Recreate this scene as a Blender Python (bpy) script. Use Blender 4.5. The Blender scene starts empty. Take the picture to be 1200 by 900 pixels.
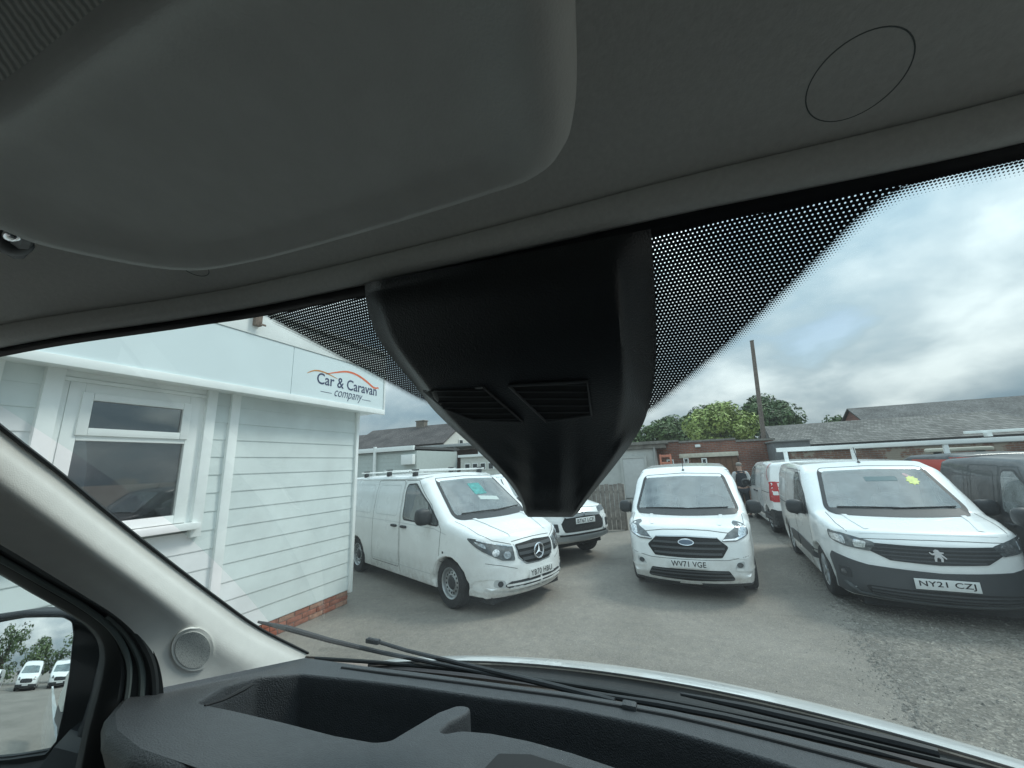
import bpy, bmesh, math, random
from mathutils import Vector, Matrix, noise
from mathutils.bvhtree import BVHTree
from mathutils.geometry import delaunay_2d_cdt
R = math.radians
random.seed(7)
SC = bpy.context.scene
COL = SC.collection
# ------------------------------------------------------------------ camera
# photo measurements: 1200x900, focal 440 px, zenith vanishing point (511,-1557), walls' vanishing point 22.2 deg right
FPX, CAMH, YAW = 440.0, 1.95, R(22.2)
_up = Vector((511-600, 1557+450, -FPX)).normalized()
_fw = (Vector((0, 0, -1)) - _up*(-_up.z)).normalized()
_rt = _fw.cross(_up)
CAMROT = Matrix.Rotation(YAW, 3, 'Z') @ Matrix((_rt, _fw, _up))
EYE = Vector((0, 0, CAMH))
cam_d = bpy.data.cameras.new('camera')
cam_d.sensor_width = 36; cam_d.lens = 36*FPX/1200; cam_d.clip_start = 0.02; cam_d.clip_end = 3000
cam = bpy.data.objects.new('camera', cam_d); COL.objects.link(cam)
cam.matrix_world = Matrix.Translation(EYE) @ CAMROT.to_4x4()
SC.camera = cam
# ------------------------------------------------------------------ world: cloudy sky
SUN_EL, SUN_AZ = R(50), R(50)          # azimuth measured from +Y towards +X
W = bpy.data.worlds.new('World'); SC.world = W; W.use_nodes = True
nt = W.node_tree; nt.nodes.clear()
def N(tree, typ, **kw):
    n = tree.nodes.new(typ)
    for k, v in kw.items():
        if k.startswith('i_'):
            key = k[2:]
            n.inputs[int(key) if key.isdigit() else key.replace('_', ' ')].default_value = v
        else: setattr(n, k, v)
    return n
def L(tree, a, b): tree.links.new(a, b)
def ramp(tree, fac, stops):
    r = tree.nodes.new('ShaderNodeValToRGB'); els = r.color_ramp.elements
    while len(els) > 1: els.remove(els[-1])
    for i, (p, c) in enumerate(stops):
        e = els[0] if i == 0 else els.new(p)
        e.position = p; e.color = (*c, 1) if len(c) == 3 else c
    if fac is not None: L(tree, fac, r.inputs[0])
    return r
def M2(tree, op, a, b=None):
    n = tree.nodes.new('ShaderNodeMath'); n.operation = op
    for i, v in enumerate((a, b)):
        if v is None: continue
        if isinstance(v, (int, float)): n.inputs[i].default_value = v
        else: L(tree, v, n.inputs[i])
    return n.outputs[0]
sky = N(nt, 'ShaderNodeTexSky', sky_type='NISHITA', sun_disc=False, sun_elevation=SUN_EL, sun_rotation=SUN_AZ, air_density=1.2, dust_density=1.5)
tc = N(nt, 'ShaderNodeTexCoord')
sep = N(nt, 'ShaderNodeSeparateXYZ'); L(nt, tc.outputs['Generated'], sep.inputs[0])
zz = M2(nt, 'ADD', M2(nt, 'MAXIMUM', sep.outputs[2], 0.0), 0.42)
cu = M2(nt, 'DIVIDE', sep.outputs[0], zz); cv = M2(nt, 'DIVIDE', sep.outputs[1], zz)
comb = N(nt, 'ShaderNodeCombineXYZ'); L(nt, cu, comb.inputs[0]); L(nt, cv, comb.inputs[1])
mp = N(nt, 'ShaderNodeMapping'); L(nt, comb.outputs[0], mp.inputs[0])
mp.inputs['Location'].default_value = (3.1, 1.7, 0.4); mp.inputs['Rotation'].default_value = (0, 0, 0.5); mp.inputs['Scale'].default_value = (1.5, 1.5, 1)
n1 = N(nt, 'ShaderNodeTexNoise', i_Scale=1.7, i_Detail=10.0, i_Roughness=0.5, i_Distortion=0.15); L(nt, mp.outputs[0], n1.inputs['Vector'])
n2 = N(nt, 'ShaderNodeTexNoise', i_Scale=0.7, i_Detail=5.0, i_Roughness=0.5); L(nt, mp.outputs[0], n2.inputs['Vector'])
tone = M2(nt, 'ADD', M2(nt, 'MULTIPLY', n1.outputs[0], 0.6), M2(nt, 'MULTIPLY', n2.outputs[0], 0.4))
cl = ramp(nt, tone, [(0.36, (2.1, 3.1, 3.9)), (0.45, (3.2, 4.2, 4.9)), (0.53, (4.8, 5.6, 6.1)), (0.65, (8.6, 9.2, 9.4))])
# real overcast skies brighten towards the zenith (CIE overcast sky)
zen = M2(nt, 'ADD', 0.50, M2(nt, 'MULTIPLY', M2(nt, 'MAXIMUM', sep.outputs[2], 0.0), 2.05))
vm = N(nt, 'ShaderNodeVectorMath', operation='SCALE'); L(nt, cl.outputs[0], vm.inputs[0]); L(nt, zen, vm.inputs['Scale'])
cover = ramp(nt, n1.outputs[0], [(0.30, (0.35,)*3), (0.41, (1,)*3)])
mx = N(nt, 'ShaderNodeMix', data_type='RGBA')
L(nt, cover.outputs[0], mx.inputs[0]); L(nt, sky.outputs[0], mx.inputs[6]); L(nt, vm.outputs[0], mx.inputs[7])
bg = N(nt, 'ShaderNodeBackground', i_Strength=0.1); L(nt, mx.outputs[2], bg.inputs[0])
wo = N(nt, 'ShaderNodeOutputWorld'); L(nt, bg.outputs[0], wo.inputs[0])
# ------------------------------------------------------------------ sun (soft, behind thin cloud)
sd = bpy.data.lights.new('sun', 'SUN'); sd.energy = 1.4; sd.angle = R(14); sd.color = (1, 0.96, 0.9)
so = bpy.data.objects.new('sun', sd); COL.objects.link(so)
sdir = Vector((math.sin(SUN_AZ)*math.cos(SUN_EL), math.cos(SUN_AZ)*math.cos(SUN_EL), math.sin(SUN_EL)))
so.rotation_euler = sdir.to_track_quat('Z', 'Y').to_euler(); so.location = sdir*60
vs = SC.view_settings; vs.view_transform = 'Standard'; vs.look = 'None'; vs.gamma = 1; vs.use_curve_mapping = False; vs.exposure = 0.45
SC.render.engine = 'CYCLES'
SC.cycles.max_bounces = 10; SC.cycles.diffuse_bounces = 5; SC.cycles.glossy_bounces = 4; SC.cycles.transparent_max_bounces = 24
SC.cycles.caustics_reflective = False; SC.cycles.caustics_refractive = False; SC.cycles.sample_clamp_indirect = 6
# ------------------------------------------------------------------ pixel -> place
def ray(px, py): return (CAMROT @ Vector((px-600, 450-py, -FPX))).normalized()
def onX(px, py, x): d = ray(px, py); return EYE + d*(x/d.x)
def onY(px, py, y): d = ray(px, py); return EYE + d*(y/d.y)
def onZ(px, py, z): d = ray(px, py); return EYE + d*((z-CAMH)/d.z)
# ------------------------------------------------------------------ object helpers
def tag(o, label=None, cat=None, group=None, kind=None):
    if label: o['label'] = label
    if cat: o['category'] = cat
    if group: o['group'] = group
    if kind: o['kind'] = kind
    return o
def empty(name, loc=(0, 0, 0), rz=0.0, label=None, cat=None, group=None):
    o = bpy.data.objects.new(name, None); COL.objects.link(o)
    o.location = loc; o.rotation_euler = (0, 0, rz); o.empty_display_size = 0.2
    return tag(o, label, cat, group)
def mk(name, vf, mat, parent=None, smooth=True, sharp=35, off=None):
    v, f = vf
    me = bpy.data.meshes.new(name)
    if off is not None: v = [Vector(p)-off for p in v]
    me.from_pydata([tuple(p) for p in v], [], f); me.validate()
    if mat: me.materials.append(mat)
    if smooth:
        me.polygons.foreach_set('use_smooth', [True]*len(me.polygons)); me.set_sharp_from_angle(angle=R(sharp))
    me.update()
    o = bpy.data.objects.new(name, me); COL.objects.link(o)
    if parent: o.parent = parent
    return o
def dup(o, parent=None, loc=None, rot=None):
    c = o.copy(); COL.objects.link(c); c.parent = parent
    if loc is not None: c.location = loc
    if rot is not None: c.rotation_euler = rot
    for ch in list(o.children): dup(ch, c)
    return c
def join(*vfs):
    V, F = [], []
    for v, f in vfs:
        n = len(V); V += [Vector(p) for p in v]; F += [tuple(i+n for i in q) for q in f]
    return V, F
def xf(vf, m): return [m @ Vector(p) for p in vf[0]], vf[1]
def box(x0, x1, y0, y1, z0, z1, b=0.0):
    if b <= 0:
        v = [(x, y, z) for z in (z0, z1) for y in (y0, y1) for x in (x0, x1)]
        f = [(0, 2, 3, 1), (4, 5, 7, 6), (0, 1, 5, 4), (2, 6, 7, 3), (0, 4, 6, 2), (1, 3, 7, 5)]
        return v, f
    bm = bmesh.new()
    bmesh.ops.create_cube(bm, size=1)
    for q in bm.verts: q.co = ((x0+x1)/2+q.co.x*(x1-x0), (y0+y1)/2+q.co.y*(y1-y0), (z0+z1)/2+q.co.z*(z1-z0))
    bmesh.ops.bevel(bm, geom=bm.edges[:], offset=b, segments=2, profile=0.6, affect='EDGES')
    return bm2(bm)
def bm2(bm):
    bm.verts.index_update(); r = [q.co.copy() for q in bm.verts], [tuple(q.index for q in f.verts) for f in bm.faces]; bm.free(); return r
def loft(rows, closed=False, flip=False, capends=False):
    n = len(rows[0]); V = [Vector(p) for r in rows for p in r]; F = []
    for i in range(len(rows)-1):
        for j in range(n if closed else n-1):
            a, b = i*n+j, i*n+(j+1) % n
            q = (a, b, b+n, a+n); F.append(q[::-1] if flip else q)
    if capends:
        F.append(tuple(range(n))[::-1]); F.append(tuple(range((len(rows)-1)*n, len(rows)*n)))
    return V, F
def tube(pts, r, seg=8, cap=True):
    pts = [Vector(p) for p in pts]; rows = []
    rr = r if isinstance(r, (list, tuple)) else [r]*len(pts)
    for i, p in enumerate(pts):
        t = (pts[min(i+1, len(pts)-1)]-pts[max(i-1, 0)]).normalized()
        u = t.cross(Vector((0, 0, 1)))
        if u.length < 0.05: u = t.cross(Vector((0, 1, 0)))
        u.normalize(); w = u.cross(t)
        rows.append([p+(u*math.cos(a)+w*math.sin(a))*rr[i] for a in [2*math.pi*k/seg for k in range(seg)]])
    return loft(rows, True, capends=cap)
def lathe(prof, seg=32, axis='X'):
    """prof: (axial, radius) list"""
    rows = []
    for a, r in prof:
        row = []
        for k in range(seg):
            t = 2*math.pi*k/seg; c, s = r*math.cos(t), r*math.sin(t)
            row.append({'X': (a, c, s), 'Y': (c, a, s), 'Z': (c, s, a)}[axis])
        rows.append(row)
    return loft(rows, True)
def ball(c, rx, ry, rz, p=2.0, seg=20, rings=12):
    V = []; rows = []
    def se(x): return math.copysign(abs(x)**(2/p), x)
    for i in range(rings+1):
        t = -math.pi/2+math.pi*i/rings
        rows.append([(c[0]+rx*se(math.cos(t))*se(math.cos(2*math.pi*k/seg)), c[1]+ry*se(math.cos(t))*se(math.sin(2*math.pi*k/seg)), c[2]+rz*se(math.sin(t))) for k in range(seg)])
    return loft(rows, True)
def arcpoly(pts, step=0.03):
    """pts (a,b,r): polygon with rounded corners"""
    out = []; n = len(pts)
    for i in range(n):
        p0 = Vector(pts[i-1][:2]); p = Vector(pts[i][:2]); p1 = Vector(pts[(i+1) % n][:2]); r = pts[i][2] if len(pts[i]) > 2 else 0
        if r <= 0: out.append(p); continue
        d0 = (p0-p); d1 = (p1-p); l0, l1 = d0.length, d1.length; d0 /= l0; d1 /= l1
        ang = math.acos(max(-1, min(1, d0.dot(d1))))
        t = min(r/max(math.tan(ang/2), 1e-4), l0*0.49, l1*0.49)
        a, b = p+d0*t, p+d1*t
        k = max(2, int((a-b).length/step)+2)
        for j in range(k+1):
            s = j/k; out.append((1-s)**2*a+2*s*(1-s)*p+s*s*b)
    return out
def resample(poly, step, closed=True):
    out = []; n = len(poly)
    for i in range(n if closed else n-1):
        a, b = Vector(poly[i]), Vector(poly[(i+1) % n]); k = max(1, int(math.ceil((b-a).length/step)))
        for j in range(k): out.append(a+(b-a)*(j/k))
    if not closed: out.append(Vector(poly[-1]))
    return out
def inside(p, poly):
    c = False; n = len(poly); x, y = p
    for i in range(n):
        a, b = poly[i], poly[i-1]
        if (a[1] > y) != (b[1] > y) and x < (b[0]-a[0])*(y-a[1])/(b[1]-a[1])+a[0]: c = not c
    return c
def fill(poly, step):
    """triangulated filling of a 2D polygon -> verts2d, tris, boundary index loop"""
    n = len(poly); xs = [p[0] for p in poly]; ys = [p[1] for p in poly]
    V = [Vector((p[0], p[1])) for p in poly]
    y = min(ys)+step*0.6; row = 0
    while y < max(ys):
        x = min(xs)+step*(0.6+0.5*(row % 2))
        while x < max(xs):
            if inside((x, y), poly):
                q = Vector((x, y))
                if min((q-p).length_squared for p in V[:n]) > (0.45*step)**2: V.append(q)
            x += step
        y += step*0.87; row += 1
    r = delaunay_2d_cdt(V, [(i, (i+1) % n) for i in range(n)], [], 1, 1e-6)
    return r[0], [tuple(f) for f in r[2]], r[3]
def bvh_of(vf): return BVHTree.FromPolygons([tuple(p) for p in vf[0]], [tuple(f) for f in vf[1]])
def patch(bvh, poly, proj, off=0.006, step=0.05, rim=0.02, bstep=None):
    """lay a thick skin with the outline poly (2D) on a surface. proj(a,b) -> origin, direction"""
    poly = resample(poly, bstep or step)
    v2, tris, orig = fill(poly, step)
    hit = []
    for p in v2:
        o, d = proj(p[0], p[1]); h = bvh.ray_cast(o, d)
        if h[0] is None: hit.append(None); continue
        nrm = h[1] if h[1].dot(d) < 0 else -h[1]
        hit.append((h[0], nrm))
    idx = {}; V = []; F = []
    for i, h in enumerate(hit):
        if h: idx[i] = len(V); V.append(h[0]+h[1]*off)
    keep = [t for t in tris if all(i in idx for i in t)]
    if not keep: return V, F
    d0 = proj(*v2[0])[1]
    for t in keep:
        q = tuple(idx[i] for i in t)
        a, b, c = (V[i] for i in q)
        if (b-a).cross(c-a).dot(d0) > 0: q = q[::-1]
        F.append(q)
    cnt = {}
    for f in F:
        for k in range(3):
            e = (f[k], f[(k+1) % 3]); cnt[e] = cnt.get(e, 0)+1
    back = {}
    rev = {idx[i]: hit[i] for i in idx}
    for (a, b) in list(cnt):
        if (b, a) not in cnt:
            for q in (a, b):
                if q not in back: back[q] = len(V); V.append(rev[q][0]+rev[q][1]*(off-rim))
            F.append((b, a, back[a], back[b]))
    return V, F
def ribbon(bvh, pts, proj, w, off=0.002, step=0.04):
    """thin strip of width w following a 2D polyline on a surface"""
    P = resample(pts, step, closed=False); rows = []
    for i, p in enumerate(P):
        t = (P[min(i+1, len(P)-1)]-P[max(i-1, 0)]).normalized(); nn = Vector((-t[1], t[0]))
        row = []
        for s in (-1, 1):
            q = Vector((p[0], p[1]))+nn*(s*w/2); o, d = proj(q[0], q[1]); h = bvh.ray_cast(o, d)
            if h[0] is None: row = None; break
            row.append(h[0]+(h[1] if h[1].dot(d) < 0 else -h[1])*off)
        if row: rows.append(row)
    return loft(rows) if len(rows) > 1 else ([], [])
# ------------------------------------------------------------------ materials
MAT = {}
def mat(name, col, rough=0.5, metal=0.0, coat=0.0, ior=1.5, var=0.0, vscale=8.0, bump=0.0, bscale=60.0, spec=None, detail=4.0):
    if name in MAT: return MAT[name]
    m = bpy.data.materials.new(name); m.use_nodes = True; t = m.node_tree; b = t.nodes['Principled BSDF']
    b.inputs['Base Color'].default_value = (*col, 1); b.inputs['Roughness'].default_value = rough; b.inputs['Metallic'].default_value = metal
    b.inputs['Coat Weight'].default_value = coat; b.inputs['Coat Roughness'].default_value = 0.04; b.inputs['IOR'].default_value = ior
    if spec is not None: b.inputs['Specular IOR Level'].default_value = spec
    if var or bump:
        tcn = N(t, 'ShaderNodeTexCoord')
    if var:
        nz = N(t, 'ShaderNodeTexNoise', i_Scale=vscale, i_Detail=detail, i_Roughness=0.6); L(t, tcn.outputs['Object'], nz.inputs['Vector'])
        lo = tuple(c*(1-var) for c in col); hi = tuple(min(1, c*(1+var)) for c in col)
        r = ramp(t, nz.outputs[0], [(0.3, lo), (0.7, hi)]); L(t, r.outputs[0], b.inputs['Base Color'])
    if bump:
        nb = N(t, 'ShaderNodeTexNoise', i_Scale=bscale, i_Detail=3.0); L(t, tcn.outputs['Object'], nb.inputs['Vector'])
        bn = N(t, 'ShaderNodeBump', i_Strength=bump, i_Distance=0.004); L(t, nb.outputs[0], bn.inputs['Height']); L(t, bn.outputs[0], b.inputs['Normal'])
    MAT[name] = m; return m
# ================================================================== SETTING
def asphalt_mat(name, dark, light, tint, speck=190.0, bumpd=0.005, bst=0.5):
    m = bpy.data.materials.new(name); m.use_nodes = True; t = m.node_tree; b = t.nodes['Principled BSDF']
    tcn = N(t, 'ShaderNodeTexCoord')
    big = N(t, 'ShaderNodeTexNoise', i_Scale=0.55, i_Detail=6.0, i_Roughness=0.6, i_Distortion=0.4); L(t, tcn.outputs['Object'], big.inputs['Vector'])
    mid = N(t, 'ShaderNodeTexNoise', i_Scale=9.0, i_Detail=5.0, i_Roughness=0.7); L(t, tcn.outputs['Object'], mid.inputs['Vector'])
    vor = N(t, 'ShaderNodeTexVoronoi', i_Scale=speck); L(t, tcn.outputs['Object'], vor.inputs['Vector'])
    vor2 = N(t, 'ShaderNodeTexVoronoi', i_Scale=speck*0.32); L(t, tcn.outputs['Object'], vor2.inputs['Vector'])
    r1 = ramp(t, big.outputs[0], [(0.3, dark), (0.5, tuple((a+c)/2 for a, c in zip(dark, light))), (0.7, light)])
    sp = N(t, 'ShaderNodeSeparateColor'); L(t, vor.outputs['Color'], sp.inputs[0])
    r2 = ramp(t, sp.outputs[0], [(0.0, (0.78,)*3), (0.5, (1,)*3), (0.90, (1.08,)*3), (0.96, (1.2,)*3), (1.0, (1.9,)*3)] if bst < .7 else [(0.0, (0.7,)*3), (0.5, (1,)*3), (0.85, (1.15,)*3), (1.0, (1.7,)*3)])
    sp2 = N(t, 'ShaderNodeSeparateColor'); L(t, vor2.outputs['Color'], sp2.inputs[0])
    r3 = ramp(t, sp2.outputs[1], [(0.0, (0.93,)*3), (0.6, (1,)*3), (1.0, (1.08,)*3)] if bst < .7 else [(0.0, (0.8,)*3), (0.6, (1,)*3), (1.0, (1.25,)*3)])
    r4 = ramp(t, mid.outputs[0], [(0.3, (0.86, 0.87, 0.88)), (0.7, (1.12, 1.11, 1.08))])
    def mul(a, c):
        x = N(t, 'ShaderNodeMix', data_type='RGBA', blend_type='MULTIPLY'); x.inputs[0].default_value = 1.0
        L(t, a, x.inputs[6]); L(t, c, x.inputs[7]); return x.outputs[2]
    c = mul(mul(mul(r1.outputs[0], r2.outputs[0]), r3.outputs[0]), r4.outputs[0])
    L(t, c, b.inputs['Base Color']); b.inputs['Roughness'].default_value = 0.9
    hsum = M2(t, 'ADD', M2(t, 'MULTIPLY', sp.outputs[0], 0.6), M2(t, 'MULTIPLY', mid.outputs[0], 1.0))
    bn = N(t, 'ShaderNodeBump', i_Strength=bst, i_Distance=bumpd); L(t, hsum, bn.inputs['Height']); L(t, bn.outputs[0], b.inputs['Normal'])
    return m
m_asph = asphalt_mat('worn_asphalt', (0.165, 0.150, 0.132), (0.262, 0.237, 0.209), None)
m_grav = asphalt_mat('loose_gravel', (0.125, 0.116, 0.104), (0.215, 0.195, 0.168), None, speck=75.0, bumpd=0.02, bst=0.9)
g = mk('ground', ([(-900, -900, 0), (900, -900, 0), (900, 1500, 0), (-900, 1500, 0)], [(0, 1, 2, 3)]), m_asph, smooth=False); tag(g, kind='structure')
# gravel apron: its edge runs from under the parked vans towards the bonnet
edge = [(1.15, 1.5), (1.25, 2.6), (1.48, 3.96), (1.62, 5.2), (1.78, 6.6), (1.95, 8.2), (2.05, 9.5), (2.05, 11.0), (2.2, 14), (2.3, 18)]
epts = []
for i in range(len(edge)-1):
    for k in range(24):
        s = k/24; x = edge[i][0]*(1-s)+edge[i+1][0]*s; y = edge[i][1]*(1-s)+edge[i+1][1]*s
        epts.append((x+0.09*noise.noise(Vector((y*1.3, 3.1, 0)))+0.05*noise.noise(Vector((y*6, 0.7, 0)))+0.025*noise.noise(Vector((y*23, 0.7, 2))), y))
rows = [[(x, y, 0.004), (x+0.5, y, 0.007), (14, y, 0.007)] for x, y in epts]
gv = mk('gravel_yard', loft(rows, flip=True), m_grav); tag(gv, kind='structure')
# loose stones lying on the gravel
V = []; F = []
m_stone = mat('stone_chip', (0.225, 0.208, 0.185), 0.85, var=0.6, vscale=13.0)
def chip(x, y, z, s):
    n = len(V); a = random.random()*6.28; h = s*random.uniform(0.35, 0.8); el = random.uniform(0.6, 1.0)
    ca, sa = math.cos(a), math.sin(a)
    for k in range(5):
        t = 6.283*k/5+random.uniform(-.4, .4); r = s*random.uniform(0.75, 1.15); px, py = r*math.cos(t), r*el*math.sin(t)
        V.append((x+px*ca-py*sa, y+px*sa+py*ca, z-0.003))
    V.append((x+random.uniform(-.2, .2)*s, y+random.uniform(-.2, .2)*s, z+h))
    for k in range(5): F.append((n+k, n+(k+1) % 5, n+5))
for _ in range(15000):
    y = 2.4+random.random()**1.4*6.5
    ex = 1.2+(y-1.5)*0.115
    x = ex+random.random()**1.1*(4.2+(9-y)*0.1)-0.12
    chip(x, y, 0.006, random.choice((0.006, 0.008, 0.010, 0.014, 0.020)))
for _ in range(5200):
    y = 2.2+random.random()**1.2*7.5; chip(1.2+(y-1.5)*.115+.05-abs(random.gauss(0, .16)), y, 0.002, random.choice((0.004, 0.006, 0.008, 0.011)))
for _ in range(2200):
    y = 2.2+random.random()**1.3*8; x = -4.5+random.random()*6.0
    chip(x, y, 0.0, random.choice((0.004, 0.005, 0.007, 0.010)))
st = mk('gravel_stones', (V, F), m_stone, smooth=False); tag(st, 'loose grey stone chips scattered over the yard', 'gravel', kind='stuff')

# ------------------------------------------------------------------ clad office on the left
m_clad = mat('painted_cladding', (0.655, 0.71, 0.695), 0.55, var=0.10, vscale=1.7, bump=0.15, bscale=25.0)
m_white = mat('white_trim', (0.82, 0.845, 0.825), 0.45, var=0.05, vscale=4.0)
m_sign = mat('sign_panel', (0.70, 0.785, 0.795), 0.35, var=0.04, vscale=1.2)
m_upvc = mat('window_upvc', (0.80, 0.82, 0.80), 0.3, var=0.03)
m_brick = mat('red_brick', (0.30, 0.115, 0.075), 0.9, var=0.35, vscale=14.0, bump=0.5, bscale=90.0)
m_brick2 = mat('pale_brick', (0.36, 0.20, 0.14), 0.9, var=0.3, vscale=14.0, bump=0.5, bscale=90.0)
m_mortar = mat('mortar', (0.30, 0.29, 0.27), 0.95, var=0.2, bump=0.4, bscale=120)
m_dark = mat('dark_interior', (0.02, 0.022, 0.022), 0.9)
def glass_pane(name, tint=(0.02, 0.026, 0.028), ior=1.75, rough=0.02):
    return mat(name, tint, rough, ior=ior)
def clear_glass(name, tint=(0.86, 0.93, 0.92), veil=0.03, ior=1.5, front_veil=False):
    m = bpy.data.materials.new(name); m.use_nodes = True; t = m.node_tree; t.nodes.clear()
    tr = N(t, 'ShaderNodeBsdfTransparent'); tr.inputs[0].default_value = (*tint, 1)
    gl = N(t, 'ShaderNodeBsdfGlossy', i_Roughness=0.015); fr = N(t, 'ShaderNodeFresnel', i_IOR=ior)
    mxs = N(t, 'ShaderNodeMixShader'); L(t, fr.outputs[0], mxs.inputs[0]); L(t, tr.outputs[0], mxs.inputs[1]); L(t, gl.outputs[0], mxs.inputs[2])
    out = N(t, 'ShaderNodeOutputMaterial'); last = mxs.outputs[0]
    if veil:  # milky layer mixed into the glass to imitate veiling glare
        tl = N(t, 'ShaderNodeBsdfDiffuse' if front_veil else 'ShaderNodeBsdfTranslucent'); tl.inputs[0].default_value = (0.8, 0.88, 0.88, 1)
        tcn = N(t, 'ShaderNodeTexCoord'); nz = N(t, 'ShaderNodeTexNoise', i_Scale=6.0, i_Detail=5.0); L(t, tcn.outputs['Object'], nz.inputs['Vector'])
        rr = ramp(t, nz.outputs[0], [(0.3, (veil*0.6,)*3), (0.7, (veil*1.4,)*3)])
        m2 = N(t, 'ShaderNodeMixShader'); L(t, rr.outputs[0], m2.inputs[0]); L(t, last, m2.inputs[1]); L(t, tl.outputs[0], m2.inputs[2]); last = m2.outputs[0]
    L(t, last, out.inputs[0]); MAT[name] = m; return m
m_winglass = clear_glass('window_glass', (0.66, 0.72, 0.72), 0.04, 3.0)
XW = -4.87
Y0, Y1 = -3.2, 4.87
bld = empty('site_office', (XW-2, 1, 0), label='pale blue-white clapboard sales office with a wide sign fascia', cat='building')
bo = Vector(bld.location)
def bp(name, vf, m, parent=None, **k):
    return mk(name, vf, m, parent or bld, off=bo, **k)
# core behind the boards with an opening for the window (room behind)
WY0, WY1, WZ0, WZ1 = 1.50, 2.52, 1.52, 2.86
core = join(box(XW-4.5, XW-0.05, Y0, WY0, 0.0, 3.0), box(XW-4.5, XW-0.05, WY1, Y1-0.03, 0.0, 3.0),
            box(XW-4.5, XW-0.05, WY0, WY1, 0.0, WZ0), box(XW-4.5, XW-0.05, WY0, WY1, WZ1, 3.0), box(XW-4.5, XW-2.0, WY0-.0, WY1, WZ0, WZ1))
bp('wall_core', core, m_clad, smooth=False)
bp('room_lining', join(([(XW-1.98, WY0, WZ0), (XW-1.98, WY1, WZ0), (XW-1.98, WY1, WZ1), (XW-1.98, WY0, WZ1)], [(0, 1, 2, 3)])), mat('room_wall', (0.45, 0.46, 0.45), 0.9, var=.3, vscale=1.5), smooth=False)
def board(y0, y1, z, x=XW, ex=0.2):
    # feather-edged board: thin at the top, thick at the bottom, small recessed shadow gap
    t0, t1 = 0.006, 0.019
    pts = [(x-0.04, z+ex+0.012), (x+t0, z+ex+0.012), (x+t1-0.004, z+0.008), (x+t1-0.006, z), (x-0.04, z)]
    a = [(p[0], y0, p[1]) for p in pts]; b = [(p[0], y1, p[1]) for p in pts]
    return loft([a, b], True, capends=True)
spans = [(Y0, 1.10), (1.10, 1.36), (2.64, 2.86), (2.92, Y1-0.02)]
nb = 0
for k in range(14):
    z = 0.20+k*0.2
    if z > 2.9: break
    for (a, b) in spans: bp('clapboard', board(a, b, z, ex=min(0.2, 2.97-z)), m_clad, smooth=False)
    if z+0.2 <= WZ0+0.05: bp('clapboard', board(1.36, 2.64, z), m_clad, smooth=False)
# end wall (faces along the yard)
for k in range(14):
    z = 0.20+k*0.2
    v, f = board(XW-4.5, XW-0.0, z, x=0, ex=min(0.2, 2.97-z))
    bp('clapboard', ([(p[1], Y1-0.03+p[0], p[2]) for p in v], [q[::-1] for q in f]), m_clad, smooth=False)
for (a, b, pr) in ((1.02, 1.12, .05), (1.34, 1.45, .07), (2.57, 2.67, .07), (2.84, 2.94, .055), (Y1-0.035, Y1+0.02, .05)):
    bp('cover_strip', box(XW-0.02, XW+pr, a, b, 0.16 if b > 2.9 or b < 1.2 else 1.36, 2.96, .004), m_white)
# fascia sign box
FX = XW+0.30
bp('fascia_soffit', box(XW-4.7, FX-0.02, Y0-.2, 5.16, 2.955, 2.985), m_white, smooth=False)
pj = [Y0-.2, -1.2, 1.05, 3.40, 5.16]
for a, b in zip(pj[:-1], pj[1:]):
    bp('sign_panel', box(FX-0.05, FX, a+.003, b-.003, 3.0, 3.67, .002), m_sign, smooth=False)
bp('fascia_bottom_trim', box(FX-0.04, FX+0.02, Y0-.2, 5.19, 2.93, 3.012, .005), m_white)
bp('fascia_top_board', box(FX-0.06, FX+0.012, Y0-.2, 5.17, 3.675, 4.0, .006), m_white)
bp('fascia_coping', box(FX-0.1, FX+0.05, Y0-.2, 5.2, 4.0, 4.05, .006), m_white)
bp('fascia_end_panel', box(XW-4.7, FX-0.052, 5.10, 5.165, 2.99, 4.0), m_sign, smooth=False)
bp('fascia_end_trim', box(FX-0.045, FX+0.015, 5.165, 5.195, 2.93, 4.0, .004), m_white)
bp('flat_roof', box(XW-4.7, FX-0.06, Y0-.2, 5.1, 3.7, 3.76), mat('roof_felt', (0.08, 0.08, 0.08), 0.9), smooth=False)
bp('timber_bracket', join(box(FX+0.013, FX+0.075, 2.81, 2.89, 3.78, 4.12, .004), box(FX+0.075, FX+0.09, 2.86, 2.93, 3.79, 3.81)), mat('weathered_timber', (0.20, 0.15, 0.12), 0.9, var=0.3, vscale=30, bump=.4))
# window (uPVC, top-hung vent over a fixed pane)
win = bp('window', join(box(XW-0.06, XW+0.03, WY0, WY0+.10, WZ0, WZ1, .006), box(XW-0.06, XW+0.03, WY1-.10, WY1, WZ0, WZ1, .006),
     box(XW-0.06, XW+0.029, WY0+.1, WY1-.1, WZ0, WZ0+.085, .006), box(XW-0.06, XW+0.029, WY0+.1, WY1-.1, WZ1-.10, WZ1, .006), box(XW-0.06, XW+0.029, WY0+.1, WY1-.1, 2.34, 2.40, .006)), m_upvc)
a, b, c, d = WY0+.085, WY1-.085, 2.385, WZ1-.085
bp('vent_sash', join(box(XW, XW+0.05, a, a+.075, c, d, .008), box(XW, XW+0.05, b-.075, b, c, d, .008), box(XW+.001, XW+0.049, a+.075, b-.075, c, c+.07, .008), box(XW+.001, XW+0.049, a+.075, b-.075, d-.07, d, .008)), m_upvc, win)
bp('pane', box(XW-0.012, XW-0.006, WY0+.09, WY1-.09, WZ0+.075, 2.35), m_winglass, win, smooth=False)
bp('pane', box(XW+0.014, XW+0.02, a+.06, b-.06, c+.06, d-.06), m_winglass, win, smooth=False)
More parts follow.
